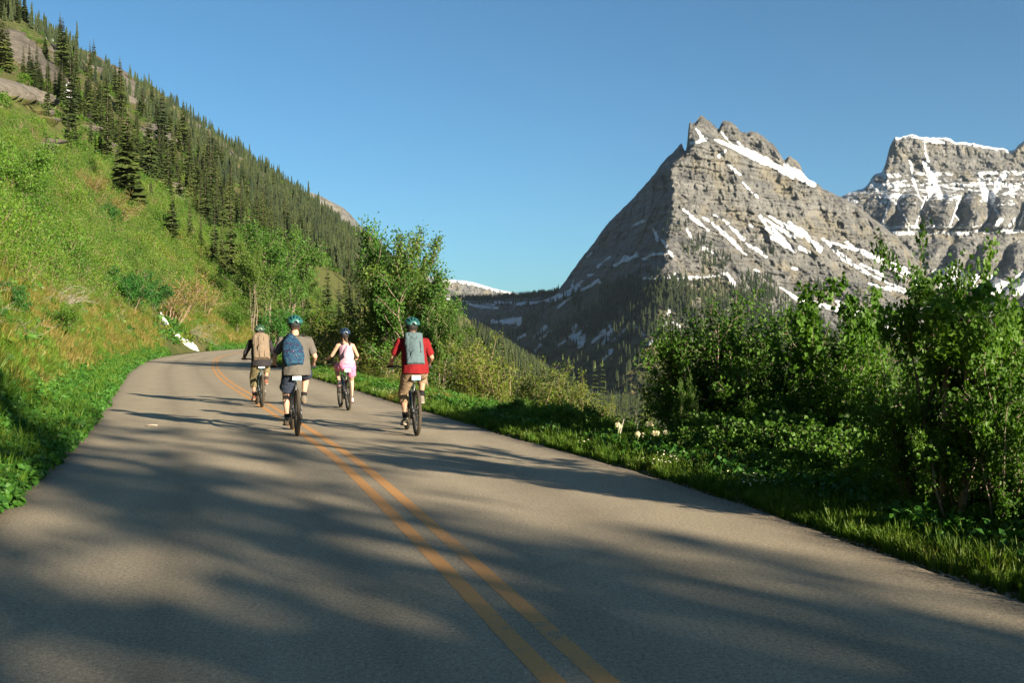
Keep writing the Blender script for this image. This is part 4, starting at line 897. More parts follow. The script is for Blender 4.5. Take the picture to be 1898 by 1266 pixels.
def bush_parts(seed, H, spread, nst, nleaf, lsize, T=T_fold, mat=None, lean=(0, 0), bare=.18, depth=3, rad=.022, twigmat=None, cl=.10, upr=1.0, name='shrub', branchy=5):
    """stems grown as branching tubes, leaves hung on the outer twigs"""
    r = np.random.default_rng(seed); mb = MB(); tips = []
    def grow(p, d, L, rd, dep):
        n = 5 if dep == 0 else 3; pts = [p]; q = np.array(p); dd = np.array(d)
        for i in range(n):
            dd = dd + r.normal(size=3)*(.13 if dep == 0 else .22) + np.array([0, 0, .10*upr]); dd /= np.linalg.norm(dd)
            q = q + dd*L/n; pts.append(q.copy())
        rr = [rd*(1-.72*i/n) for i in range(n+1)]
        mb.tube(pts, rr, 5 if dep == 0 else 3, caps=False)
        P = np.array(pts)
        if dep >= 1 or depth == 1:
            for i in range(len(P)-1): tips.append((P[i], P[i+1], dep))
        else:
            tips.append((P[-2], P[-1], 2))
        if dep < depth-1:
            nb = r.integers(branchy-1, branchy+2) if dep == 0 else r.integers(2, 5)
            for k in range(nb):
                t = r.uniform(.25 if dep == 0 else .15, .98); idx = min(int(t*n), n-1); f = t*n-idx
                pp = P[idx]*(1-f) + P[idx+1]*f; ax = P[idx+1]-P[idx]; ax /= np.linalg.norm(ax)
                sd = r.normal(size=3); sd -= ax*(sd@ax); sd /= np.linalg.norm(sd)
                an = r.uniform(.45, .95); nd = ax*math.cos(an)+sd*math.sin(an)
                grow(pp, nd, L*r.uniform(.32, .55)*(1.15-.5*t), rd*.5, dep+1)
    for s_ in range(nst):
        az = r.uniform(0, 2*math.pi); tl = r.uniform(.05, .55)*spread/H*1.5
        d = np.array([math.cos(az)*tl + lean[0], math.sin(az)*tl + lean[1], 1.0]); d /= np.linalg.norm(d)
        grow(np.array([math.cos(az)*.12*spread, math.sin(az)*.12*spread, -.1]), d, H*r.uniform(.72, 1.0), rad*r.uniform(.6, 1.2), 0)
    seg = np.array([(a, b_) for a, b_, _ in tips]); w_ = np.array([dp+.4 for _, _, dp in tips])
    w_ = w_*np.linalg.norm(seg[:, 1]-seg[:, 0], axis=1)*sstep(bare*H*.5, bare*H*1.6, seg[:, 1, 2]); w_ /= w_.sum()
    ii = r.choice(len(seg), nleaf, p=w_); t = r.random(nleaf)[:, None]
    cen = seg[ii, 0]*(1-t)+seg[ii, 1]*t + r.normal(size=(nleaf, 3))*cl*.5
    tone = np.clip(np.random.default_rng(seed+5).random(len(seg))[ii]*.6 + r.random(nleaf)*.4, 0, 1)
    lm = leaves(name+'_leaves', cen, lsize, r, mat or M_leaf, T, tone=tone, upb=.05)
    sm = mb.mesh(name+'_stems', [twigmat or M_bark])
    zmax = np.percentile(cen[:, 2], 99.3)
    return sm, lm, zmax
class Plant:
    def __init__(s, *a, **k): s.sm, s.lm, s.top = bush_parts(*a, **k)
    def put(s, name, X, z, height, rz, label, cat='shrub', group=None, wide=1.0, sink=.03, stem='stems', crown='leaves'):
        k = height/s.top; o = empty(name, (X, z, gh(X, z)-sink), rz); o.scale = (k*wide, k*wide, k)
        link(stem, s.sm, o); link(crown, s.lm, o); tag(o, label, cat, group); return o
def fir_parts(seed, levels=34, nb=8, wid=.13, name='fir', far=False, lean=0):
    r = np.random.default_rng(seed); V = []; Fc = []; tn = []
    for k in range(levels):
        h = .05+.94*(k+r.uniform(-.3, .3))/levels; h = min(max(h, .04), .985)
        rad = wid*((1-h)**.85+.03)*r.uniform(.75, 1.15)*(1 if h > .12 else .75)
        m = max(3, int(nb*(1-.35*h))); a0 = r.uniform(0, 6.28)
        for j in range(m):
            a = a0+6.283*j/m+r.uniform(-.25, .25); L = rad*r.uniform(.7, 1.2); dr = r.uniform(.15, .55)*L; tone = r.random()
            if r.random() < .06: continue
            for da, fl in ((0, 1), (.55, .62), (-.55, .62)) if not far else ((0, 1),):
                aa = a+da; l = L*fl; ca, sa = math.cos(aa), math.sin(aa); st = L*(.0 if da == 0 else .28)
                bx, by = st*math.cos(a), st*math.sin(a); wd = l*(.26 if not far else .42)
                base = len(V)
                V += [(bx, by, h-dr*st/L*.4), (bx+ca*l*.55-sa*wd, by+sa*l*.55+ca*wd, h-dr*.75), (bx+ca*l, by+sa*l, h-dr*1.0+.12*l), (bx+ca*l*.55+sa*wd, by+sa*l*.55-ca*wd, h-dr*.75), (bx+ca*l*.5, by+sa*l*.5, h-dr*.25)]
                Fc += [(base, base+1, base+4), (base+1, base+2, base+4), (base+2, base+3, base+4), (base+3, base, base+4)]; tn += [tone]*5
    base = len(V); V += [(.006, 0, .95), (-.003, .005, .95), (-.003, -.005, .95), (0, 0, 1.0)]; Fc += [(base, base+1, base+3), (base+1, base+2, base+3), (base+2, base, base+3)]; tn += [.8]*4
    me = mesh_np(name+'_crown', np.array(V), np.array(Fc), [M_need_far if far else M_need], smooth=False); vcol(me, 'tone', np.stack([tn, tn, tn], 1))
    t = MB(); t.tube([(0, 0, -.05), (0, 0, .3), (0, 0, .93)], [.014, .010, .002], 6, caps=False); tm = t.mesh(name+'_trunk', [M_fbark])
    return me, tm
firs = [fir_parts(100+i, 36, 9, w_) for i, w_ in enumerate((.13, .15, .11, .17))]
def fir_solid(seed, wid, levels=8, m=7):
    """distant fir: overlapping ragged skirts, closed enough to read as a solid spire"""
    r = np.random.default_rng(seed); V = []; Fc = []; tn = []
    for k in range(levels):
        h0 = .04+.90*k/levels; h1 = min(1.0, h0+1.9/levels+.03); rad = wid*((1-h0)**.9+.05)*r.uniform(.8, 1.15); a0 = r.uniform(0, 6.28); ox, oy = r.normal()*.008, r.normal()*.008
        base = len(V); V.append((ox, oy, h1)); t = r.random(); tn.append(t)
        for j in range(2*m):
            q = rad*(r.uniform(.9, 1.25) if j % 2 == 0 else r.uniform(.45, .62)); a = a0+math.pi*j/m
            V.append((ox+q*math.cos(a), oy+q*math.sin(a), h0+(-.02 if j % 2 == 0 else .025)+r.normal()*.008)); tn.append(min(1, t*.6+r.random()*.4))
        for j in range(2*m): Fc.append((base, base+1+j, base+1+(j+1) % (2*m)))
    me = mesh_np('far_fir', np.array(V), np.array(Fc), [M_need_far], smooth=False); vcol(me, 'tone', np.stack([tn]*3, 1)); return me
firs_far = [fir_solid(200+i, w_) for i, w_ in enumerate((.13, .165, .11, .145))]
def put_fir(X, z, H, label, group=None, k=0, rz=0, wide=1.0, name='fir_tree', cat='tree', ground=None):
    o = empty(name, (X, z, (gh(X, z) if ground is None else ground)-.1), rz); o.scale = (H*wide, H*wide, H)
    link('crown', firs[k][0], o); link('trunk', firs[k][1], o); tag(o, label, cat, group); return o
def X_at(xpx, z): return (xpx-HX)/F*z
def top_h(ypx, z): return CH + (HY-ypx)/F*z

# ---- conifers one can point at
HERO = [(236, 197, 235, 3, 1.3, 'tall dark spire-topped fir rising from the green slope, tallest of the left hillside'),
 (216, 268, 245, 0, 1.0, 'shorter fir standing just left of the tallest fir on the slope'),
 (86, 240, 205, 1, 1.2, 'fir at the left edge of the small fir clump above the bright green slope'),
 (103, 246, 210, 0, 1.1, 'middle fir of the small clump above the bright green slope'),
 (122, 280, 196, 2, 1.25, 'short black-shaded fir at the right end of the upper left clump'),
 (196, 262, 330, 2, 1.0, 'thin fir left of the tall pair on the green slope'),
 (258, 300, 260, 1, .9, 'fir tucked against the right side of the tallest fir'),
 (320, 352, 225, 3, 1.2, 'broad fir above the pale stump on the slope'),
 (352, 360, 240, 2, 1.0, 'narrow fir right of the broad fir on the green slope'),
 (280, 322, 300, 0, .9, 'thin fir between the tallest fir and the broad fir'),
 (398, 378, 235, 0, 1.0, 'left fir of the tall group above the pale green tree'),
 (428, 362, 240, 1, 1.0, 'tall fir in the middle of the group above the pale green tree'),
 (412, 400, 230, 2, 1.0, 'slim fir squeezed between two taller firs above the pale green tree'),
 (455, 395, 250, 2, 1.0, 'fir right of the tall group beside the pale green tree'),
 (372, 392, 250, 2, .9, 'small fir left of the tall group on the slope'),
 (478, 470, 205, 0, 1.0, 'dark fir in front of the pale green leafy tree'),
 (503, 505, 232, 2, 1.0, 'dark fir beyond the grey shirted rider'),
 (518, 508, 238, 0, 1.0, 'fir directly above the teal helmet of the grey shirted rider'),
 (545, 520, 268, 3, 1.1, 'shaded fir by the far road bend, left one'),
 (566, 500, 290, 0, 1.1, 'sunlit fir standing by the far bend of the road'),
 (588, 540, 330, 1, 1.3, 'low broad fir over the far strip of road'),
 (607, 483, 352, 3, 1.0, 'tall pointed fir over the far strip of road'),
 (628, 515, 360, 0, 1.1, 'fir right of the pointed one beyond the far road'),
 (648, 475, 370, 2, 1.1, 'slim fir beside the big leafy tree beyond the road'),
 (665, 505, 365, 1, 1.0, 'fir half hidden behind the big leafy tree'),
 (1178, 735, 120, 3, 1.3, 'dark fir standing alone below the roadside flowers'),
 (1205, 765, 118, 2, 1.1, 'small fir right of the dark lone one below the road'),
 (1140, 748, 150, 0, 1.0, 'fir left of the dark lone one below the road')]
for i, (x, y, z, k, wd, lb) in enumerate(HERO):
    X = X_at(x, z); put_fir(X, z, top_h(y, z)-gh(X, z)+.1, lb, 'firs on the slopes', k, i*1.3, wd)

# ---- forest of the left hillside and of the slope under the road
def forest_points(n, seed):
    r = np.random.default_rng(seed)
    z = np.where(r.random(n) < .35, r.uniform(150, 1200, n), r.uniform(300, 3080, n)); s = r.uniform(.02, 1.02, n); dc = edgeL(z)-crestX(z); d = s*dc; X = edgeL(z)-d
    h = hL(d, z); v = np.stack([X, z, h], 1); px, py = to_px(v)
    P = np.stack([X/34, z/34, 0*X], 1); clump = fbm(P, 3) + .6*fbm(np.stack([X/260, z/46, 0*X], 1), 3)
    keep = clump > .02 + .12*(px < 450) - .22*sstep(.75, 1, s) - .25*sstep(300, 600, px)
    keep &= (d > 45) | ((z > 480) & (d > 2))
    # the open green flank above the road, the rock slabs and the grassy chute
    lim = np.interp(px, [-800, 0, 130, 250, 330, 420, 520], [60, 235, 300, 395, 455, 520, 580])
    keep &= py < lim
    keep &= poly_mask(px, py, [[(-300, 20), (0, 45), (25, 50), (78, 100), (100, 165), (50, 150), (0, 120)], [(140, 90), (184, 98), (190, 136), (158, 132)], [(83, 83), (102, 92), (118, 142), (92, 126)], [(-100, 120), (0, 150), (60, 178), (70, 200), (0, 190)], [(196, 116), (219, 126), (252, 166), (249, 190), (229, 186), (212, 156)], [(254, 242), (292, 235), (328, 252), (320, 262), (298, 262)],
          [(0, 188), (60, 195), (75, 225), (0, 232)], [(545, 470), (590, 480), (640, 520), (660, 560), (600, 560), (560, 520)], [(98, 158), (120, 165), (140, 215), (125, 212)]]) < .45
    open_ = (px < 330) & (py > np.interp(px, [0, 330], [120, 300])) & (clump < .10); keep &= ~open_; keep &= (s < .88) | (r.random(n) < .45)
    return v[keep], px[keep], py[keep], s[keep]
def rock_free(px, py): return poly_mask(px, py, [[(-300, 20), (0, 45), (25, 50), (78, 100), (100, 165), (50, 150), (0, 120)], [(140, 90), (184, 98), (190, 136), (158, 132)], [(83, 83), (102, 92), (118, 142), (92, 126)], [(-100, 120), (0, 150), (60, 178), (70, 200), (0, 190)], [(196, 116), (219, 126), (252, 166), (249, 190), (229, 186), (212, 156)], [(254, 242), (292, 235), (328, 252), (320, 262), (298, 262)], [(98, 158), (120, 165), (140, 215), (125, 212)]]) < .45
V, px, py, s = forest_points(21000, 21)
r = np.random.default_rng(22); Hh = r.uniform(10, 24, len(V))*(1-.3*sstep(.9, 1, s))*(.7+.5*r.random(len(V))) * np.where(r.random(len(V)) < .12, 1.35, 1)
vis = (px > -60) & (px < 960); order = np.argsort(-(Hh/V[:, 1])*vis)
big = order[:255]; rest = order[255:]
for i in big:
    put_fir(V[i, 0], V[i, 1], Hh[i], 'dark fir among the dense firs covering the left mountainside', 'firs covering the left mountainside', i % 4, float(i), r.uniform(.8, 1.15), ground=V[i, 2])
def rots(n, r, tilt=0.0): return np.stack([r.normal(size=n)*tilt, r.normal(size=n)*tilt, r.uniform(0, 6.28, n)], 1)
def scat(name, V, H, wide, protos, seed, label, cat, tilt=0):
    r = np.random.default_rng(seed); n = len(V); H = H*np.ones(n); W = H*wide*r.uniform(.8, 1.2, n)
    return scatter(name, V, rots(n, r, tilt), np.stack([W, W, H], 1), r.integers(0, len(protos), n), protos, label, cat)
nearm = V[rest][:, 1] < 620; scat('near_forest', V[rest][nearm]-[0, 0, .4], Hh[rest][nearm]*.9, 1.0, [f_[0] for f_ in firs], 24, 'fir forest on the lower part of the left mountainside', 'forest'); rest = rest[~nearm]
scat('far_forest', V[rest]-[0, 0, .5], Hh[rest]*.95, .78, firs_far, 23, 'dark fir forest covering the left mountainside up to its crest', 'forest')
# below the road
r = np.random.default_rng(31); n = 26000
z = 90+3000*r.random(n)**1.35; dr = np.where(r.random(n) < .2, r.uniform(1, 60, n), r.uniform(18, 330, n)); X = edgeR(z)+dr; V = np.stack([X, z, hR(dr, z)], 1); px, py = to_px(V)
cl = fbm(np.stack([X/30, z/30, 0*X+5], 1), 3)
keep = (cl > -.28+.2*sstep(40, 15, dr)) & (py > np.interp(px, [800, 870, 950, 1030, 1090, 1150, 1250, 1300], [520, 585, 600, 660, 690, 720, 745, 750]))
keep &= ~((px > 1100) & (px < 1260) & (py < 745) & (V[:, 1] < 2300) & (dr > 225) & (cl < .35))
near = ((z < 200) & (dr < 38)) | ((z < 420) & (dr < 18)); keep &= ~near
V = V[keep]; Hh = r.uniform(9, 22, len(V))*np.where(r.random(len(V)) < .1, 1.45, 1); vis = (px[keep] > 820) & (px[keep] < 1300) & (py[keep] < 860); order = np.argsort(-(Hh/V[:, 1])*vis); big = order[:16]; rest = order[16:]
for i in big: put_fir(V[i, 0], V[i, 1], Hh[i], 'fir in the forest falling away below the road', 'firs below the road', i % 4, float(i), 1, ground=V[i, 2])
nearm = V[rest][:, 1] < 520; scat('near_slope_forest', V[rest][nearm]-[0, 0, .4], Hh[rest][nearm], 1.0, [f_[0] for f_ in firs], 34, 'firs on the slope just below the road brush', 'forest'); rest = rest[~nearm]
scat('slope_forest', V[rest]-[0, 0, .5], Hh[rest], .85, firs_far, 33, 'fir forest on the slope and valley floor below the road', 'forest')
r = np.random.default_rng(35); n = 9000; z = r.uniform(850, 2500, n); X = (r.uniform(985, 1420, n)-HX)/F*z; dr = X-edgeR(z); V = np.stack([X, z, hR(dr, z)], 1)
cl = fbm(np.stack([X/60, z/160, 0*X+2], 1), 3); k = (dr > 120) & (cl > -.12); V = V[k]
scat('valley_forest', V-[0, 0, .5], r.uniform(13, 24, len(V)), 1.0, firs_far, 36, 'dark fir forest on the floor of the valley before the pyramid mountain', 'forest')
# on the foot and benches of the peak
x, y, v, mk = MA; r = np.random.default_rng(41)
cl = fbm(v/np.array([70, 200, 70]), 3)
wgt = np.zeros(len(x))
dens = poly_mask(x, y, [[(1060, 640), (1100, 570), (1130, 525), (1190, 512), (1360, 522), (1440, 545), (1520, 590), (1560, 640), (1240, 640), (1200, 620)]], 20)
up = poly_mask(x, y, [[(1245, 395), (1290, 420), (1350, 480), (1420, 500), (1560, 560), (1450, 560), (1350, 520), (1300, 500), (1230, 440)], [(1400, 440), (1480, 500), (1620, 560), (1700, 600), (1560, 580), (1440, 520)], [(1000, 560), (1060, 545), (1150, 590), (1000, 640), (900, 600)]], 20)
wgt = dens*(.25+.75*(cl > -.15)) + up*.35*(cl > .0) + .10*(y > 600)*(y < 740) + .5*sstep(.5, 1, (y > 655)*1.0)*(cl > .15)*.3
wgt *= (mk[:, 0] < .35)*(x < 1760); wgt *= v[:, 1]**0
ids = r.choice(len(x), 4200, p=wgt/wgt.sum(), replace=False)
V = v[ids]+r.normal(size=(len(ids), 3))*np.array([4, 4, .0]); Hh = r.uniform(14, 29, len(ids))*np.interp(y[ids], [380, 520, 600], [.6, 1, 1])
scat('mountain_forest', V-[0, 0, 1.5], Hh, 1.05, firs_far, 43, 'dark conifer forest on the lower benches of the pyramid mountain', 'forest')
ids = r.choice(np.where((x < 1035) & (y < 568) & (x > 835))[0], 900, replace=False)
scat('saddle_forest', v[ids]-[0, 0, 1], r.uniform(9, 18, len(ids))*1.4, 1.3, firs_far, 44, 'dark trees lining the low saddle left of the pyramid mountain', 'forest')

# ---- leafy trees
dec = [bush_parts(301, 8.0, 2.3, 5, 12000, .14, T_fold, leafmat('aspen_leaves', [(.022, .062, .010), (.045, .115, .014), (.08, .17, .024), (.13, .23, .04)], .8, .38), depth=4, rad=.09, cl=.42, bare=.15, name='leafy_tree', branchy=8),
       bush_parts(302, 8.0, 2.6, 4, 10000, .14, T_fold, leafmat('open_tree_leaves', [(.03, .07, .010), (.055, .115, .015), (.085, .14, .02), (.12, .19, .035)], .8, .38), depth=4, rad=.085, cl=.34, bare=.15, name='leafy_tree', branchy=7)]
def put_tree(k, xpx, ytop, z, wide, rz, label, group=None, name='leafy_tree', drop=.12):
    sm, lm, top = dec[k]; X = X_at(xpx, z); g = gh(X, z); H = top_h(ytop, z)-g; s_ = H/top
    o = empty(name, (X, z, g-drop), rz); o.scale = (s_*wide, s_*wide, s_); link('trunk', sm, o); link('crown', lm, o); tag(o, label, 'tree', group); return o
put_tree(0, 728, 418, 50, .72, 0.4, 'bright green leafy tree with a rounded double top left of the bare twigs', 'leafy trees by the road')
put_tree(1, 785, 428, 46, .82, 2.0, 'open leafy tree with twigs reaching right over the red shirted rider', 'leafy trees by the road')
put_tree(0, 770, 500, 43, .95, 3.1, 'lower leafy tree filling the gap behind the red shirted rider', 'leafy trees by the road')
put_tree(1, 700, 520, 47, .9, 4.0, 'lower leafy tree left of the big one beyond the pink shorts rider', 'leafy trees by the road')
put_tree(1, 812, 560, 41, .8, 5.0, 'small leafy tree at the right foot of the roadside group', 'leafy trees by the road')
put_tree(0, 497, 418, 218, .95, 1.0, 'pale green leafy tree above the grey shirted rider, left one', 'leafy trees at the bend')
put_tree(0, 538, 432, 256, .95, 2.5, 'pale green leafy tree beside the dark firs, right one', 'leafy trees at the bend')
put_tree(1, 468, 450, 192, .9, 3.3, 'smaller pale green tree at the left of the leafy pair', 'leafy trees at the bend')
put_tree(1, 556, 500, 275, .9, 4.3, 'low leafy tree under the right one of the pale green pair', 'leafy trees at the bend')
# bare dead top above the leafy tree
mb = MB(); r = np.random.default_rng(9)
def deadtwig(mb, p, d, L, rd, dep):
    pts = [p]; q = Vector(p); dd = Vector(d).normalized()
    for i in range(4): dd = (dd+Vector(r.normal(size=3)*.16)).normalized(); q = q+dd*L/4; pts.append(q.copy())
    mb.tube(pts, [rd*(1-.75*i/4) for i in range(5)], 4, caps=False)
    if dep:
        for k in range(4):
            b0 = pts[1+k % 4]; sd_ = Vector(r.normal(size=3)); deadtwig(mb, b0, dd+sd_*.55, L*.45, rd*.45, dep-1)
X = X_at(755, 48); gz = gh(X, 48); Ht = top_h(395, 48)-gz
deadtwig(mb, (0, 0, -.1), (.03, 0, 1), Ht*.55, .05, 3)
o = empty('dead_tree', (X, 48, gz)); mb.build('trunk', M_snag, o); tag(o, 'bare grey dead tree with thin twigs rising above the leafy tree', 'tree')

# ---- shrubs on the right
maple = [Plant(401, 2.6, .8, 6, 5600, .054, T_lobe, M_leaf, bare=.16, cl=.12, rad=.024, upr=1.4, name='maple_shrub'),
         Plant(402, 2.4, .8, 7, 6000, .050, T_lobe, M_leaf, bare=.08, cl=.12, rad=.022, upr=1.2, name='maple_shrub'),
         Plant(403, 2.6, .3, 2, 3000, .050, T_lobe, M_leaf, bare=.2, cl=.08, rad=.022, upr=1.6, name='maple_shrub')]
alder = [Plant(411, 2.4, 1.7, 11, 11000, .052, T_fold, M_leaf, bare=.12, cl=.13, rad=.026, upr=.8, name='alder_shrub', twigmat=M_bark, branchy=6),
         Plant(412, 2.4, 1.6, 10, 11000, .052, T_fold, M_leaf, bare=.10, cl=.13, rad=.026, upr=.7, name='alder_shrub', branchy=6)]
ylw = [Plant(421, 2.0, 1.2, 12, 2600, .062, T_fold, M_leafY, bare=.12, cl=.10, rad=.014, upr=1.0, twigmat=M_twig, name='yellow_shrub', lean=(.25, 0)),
       Plant(422, 2.0, .9, 9, 1700, .062, T_fold, M_leafY, bare=.2, cl=.08, rad=.014, upr=1.2, twigmat=M_twig, name='yellow_shrub', lean=(.3, 0))]
def put_px(pl, xpx, ytop, z, wide, rz, label, group, name, cat='shrub'):
    X = X_at(xpx, z); H = top_h(ytop, z)-gh(X, z); return pl.put(name, X, z, H, rz, label, cat, group, wide)
G1 = 'shrubs crowding the right verge'
for a in [
 (alder[0], 1350, 556, 14.2, .85, .3, 'rounded green shrub with the highest dome of the wide thicket', 'alder_shrub'),
 (alder[1], 1285, 590, 14.6, .62, 1.9, 'green shrub at the left end of the wide roadside thicket', 'alder_shrub'),
 (alder[0], 1432, 572, 14.0, .8, 2.6, 'green shrub just right of the highest dome of the thicket', 'alder_shrub'),
 (alder[1], 1512, 590, 13.4, .8, 4.0, 'green shrub in the middle of the thicket left of the dark sapling', 'alder_shrub'),
 (alder[1], 1588, 632, 12.6, .7, 5.2, 'low leafy shrub at the foot of the dark sapling', 'alder_shrub'),
 (maple[2], 1602, 528, 12.7, .9, 1.0, 'thin dark sapling poking above the thicket in front of the snow', 'maple_sapling'),
 (alder[0], 1268, 700, 13.2, .34, 5.5, 'small arching shrub leaning over the valley at the left of the thicket', 'alder_shrub'),
 (alder[1], 1390, 700, 13.4, .6, .8, 'shrub with pale crossing stems in front of the thicket', 'alder_shrub'),
 (maple[1], 1478, 690, 12.8, .9, 2.2, 'dense dark shrub in the shaded front row of the thicket', 'maple_shrub'),
 (maple[1], 1560, 690, 12.3, .95, 3.7, 'dark shrub right of the shaded front row, before the stems', 'maple_shrub'),
 (maple[0], 1655, 640, 11.6, .9, .2, 'bushy maple shrub left of the two pale trunks', 'maple_shrub'),
 (maple[0], 1745, 432, 7.9, .5, 1.2, 'tallest maple shrub with two pale trunks at the right', 'maple_shrub'),
 (maple[2], 1712, 520, 8.1, 1.3, 4.4, 'slender maple stem just left of the tallest maple shrub', 'maple_shrub'),
 (maple[1], 1832, 462, 7.7, .55, 2.9, 'second tallest maple shrub right of the pale trunks', 'maple_shrub'),
 (maple[1], 1885, 540, 7.4, .9, 5.0, 'maple shrub cut by the right edge of the photo', 'maple_shrub'),
 (maple[1], 1700, 690, 8.0, .75, .9, 'low leafy maple between the pale trunks and the front row', 'maple_shrub'),
 (maple[0], 1850, 690, 7.2, .75, 3.3, 'low maple shrub with fanned slanting stems near the verge', 'maple_shrub'),
 (maple[1], 1780, 730, 7.6, .7, 2.2, 'low leafy maple at the foot of the two pale trunks', 'maple_shrub')]:
    pl, x_, y_, z_, w_, rz_, lb_, nm_ = a; put_px(pl, x_, y_, z_, w_, rz_, lb_, G1, nm_)
for i, (x_, y_, z_) in enumerate([(2010, 560, 9.5), (2230, 480, 9.0)]):
    put_px(maple[i % 2], x_, y_, z_, .7, i*1.1, 'maple shrub standing past the right edge of the view', G1, 'maple_shrub')
# crooked pale trunks of the right-hand maple
for lb, X0, z0, P_, rd in (('pale crooked twin trunk with dark knots rising from the verge', 1772, 7.45, [(0, 0, -.1), (.06, .02, .3), (.14, .02, .62), (.15, .0, 1.0), (.19, .03, 1.4)], .032),
                           ('straight pale trunk with dark rings left of the crooked twin trunk', 1748, 7.75, [(0, 0, -.1), (.0, .0, .5), (.03, .02, 1.0), (.01, .0, 1.5)], .030)):
    X = X_at(X0, z0); mb = MB(); mb.tube(P_, [rd, rd*.95, rd*.85, rd*.8, rd*.6, rd*.3][:len(P_)], 8)
    if rd > .031: mb.tube([(.05, .0, .25), (.0+.10, .05, .7), (.10, .04, 1.2), (.12, .03, 1.9)], [.026, .022, .02, .01], 8); mb.tube([(-.03, .02, .0), (-.14, .05, .4), (-.17, .05, .75)], [.012, .01, .006], 5)
    mb.tube([(.03, 0, .9), (.22, 0, 1.15), (.36, .02, 1.5)], [.014, .010, .004], 5)
    tag(mb.build('bare_trunk', simple('pale_bark_%d' % X0, (.21, .165, .13), .85, .2, var=.5, scale=9, bump=.3)), lb, 'tree trunk', 'pale trunks at the right').location = (X, z0, gh(X, z0))
# yellow green brush between the road and the drop
G2 = 'yellow green shrubs below the road edge'
for i, (x_, y_, z_, w_, lb_) in enumerate([
 (1105, 735, 20.5, .9, 'yellow green shrub nearest the cream flower heads'), (1065, 690, 23, .7, 'tall thin yellow green sapling above the grassy verge'), (1022, 668, 25, .8, 'upright yellow green shrub with bare lower stems'),
 (985, 680, 26, 1, 'reddish yellow shrub in the middle of the roadside brush'), (945, 655, 28, 1.1, 'yellow green shrub with slanting pale stems'), (905, 640, 30, 1.1, 'brownish shrub below the leaning dead stem'),
 (872, 622, 32, 1.1, 'yellow green shrub right of the leafy trees'), (850, 655, 29, 1, 'low yellowish shrub right of the red shirted rider'), (1085, 770, 18.5, .7, 'low green shrub at the end of the grassy verge'),
 (1130, 770, 19, .6, 'small leafy shrub left of the cream flower heads'), (640, 560, 54, 1.4, 'pale yellow green willow left of the leafy trees'), (672, 590, 50, 1.4, 'yellow green willow above the pink shorts rider'),
 (610, 590, 60, 1.2, 'low willow on the inside of the road bend'), (700, 620, 44, 1.3, 'golden willow between the two right riders'), (730, 640, 40, 1.2, 'golden brown shrub just left of the red shirted rider'),
 (660, 630, 44, 1.2, 'low golden shrub beside the pink shorts rider')]):
    put_px(ylw[i % 2], x_, y_, z_, w_, i*.9-1, lb_, G2, 'willow_shrub')

# ---- brush covering the slopes (a mass nobody could count)
def brush_piece(seed, mat, n=1000, ls=.078, H=1.8, sp=1.2, tw=M_twig, nst=7):
    sm, lm, top = bush_parts(seed, H, sp, nst, n, ls, T_diam, mat, depth=2, rad=.015, cl=.34, bare=.04, twigmat=tw, name='brush', branchy=4)
    me = bpy.data.meshes.new('brush_piece'); import bmesh
    bm = bmesh.new(); bm.from_mesh(lm); nl = len(bm.faces); bm.from_mesh(sm); bm.faces.ensure_lookup_table()
    for f in bm.faces[nl:]: f.material_index = 1
    bm.to_mesh(me); bm.free(); me.materials.append(mat); me.materials.append(tw)
    return me
brush = [brush_piece(501, M_brush), brush_piece(502, M_brush), brush_piece(503, M_leaf, 1000, .078), brush_piece(504, M_brush, 500, .07, nst=11)]
r = np.random.default_rng(51)
def snowy(V):
    px, py = to_px(V); L = [(292, 582, 305, 602), (305, 602, 330, 631), (330, 631, 372, 650)]
    m = [(a+dx_, b_+dy_, c+dx_, d_+dy_, 20, 22) for a, b_, c, d_ in L for dx_, dy_ in ((0, 0), (-4, 18))]
    return seg_mask(px, py, m, 4) > .5
def sample_left(n, z0, z1, d0, d1, r, pw=1.0):
    z = z0*(z1/z0)**r.random(n); d = d0+(d1-d0)*r.random(n)**pw; X = edgeL(z)-d
    return X, z, d, np.stack([X, z, hL(d, z)], 1)
def sample_right(n, z0, z1, d0, d1, r, pw=1.0):
    z = z0*(z1/z0)**r.random(n); d = d0+(d1-d0)*r.random(n)**pw; X = edgeR(z)+d
    return X, z, d, np.stack([X, z, hR(d, z)], 1)
X, z, d, V = sample_left(15000, 14, 420, 2.6, 75, r, 1.25)
px, py = to_px(V); nz = fbm(V/9, 3)
keep0 = r.random(len(z)) < .72; limd = 4.2+1.2*fbm(np.stack([z/7, 0*z, 0*z], 1), 2)
keep = keep0 & (d > limd) & ((d > 6) | (nz > -.35)) & (px > -420) & (px < 700)
keep &= ~snowy(V)
V = V[keep]; zz = z[keep]; dd = d[keep]; nn = nz[keep]
sc = (.6+1.0*r.random(len(V))**2.0)*np.interp(zz, [14, 60, 200, 420], [.85, 1.15, 1.7, 2.5])*np.interp(dd, [3, 8, 30], [.5, .9, 1.0])*(1+.5*np.clip(fbm(V/17+9, 2), -.6, 1))
vr = np.where(nn > .28, 2, np.where(r.random(len(V)) < .22, 3, r.integers(0, 2, len(V))))
scatter('hillside_brush', V-[0, 0, .08], rots(len(V), r, .12), np.stack([sc, sc, sc*r.uniform(.8, 1.15, len(V))], 1), vr, brush, 'green and rusty willow brush covering the bank left of the road', 'brush')
X, z, d, V = sample_right(9000, 17, 420, 2.6, 60, r, 1.3)
px, py = to_px(V); keep = ((px < 1075) | (px > 1270) | (z > 70)); V = V[keep]; zz = z[keep]; dd = d[keep]
keep = ~((V[:, 1] < 24) & (dd < 3.2)); V = V[keep]; zz = zz[keep]; dd = dd[keep]
brushR = [brush_piece(511, M_leafY, 520, .085, nst=12), brush_piece(512, M_brush, 420, .09, nst=14), brush_piece(513, M_leafY, 700, .09)]
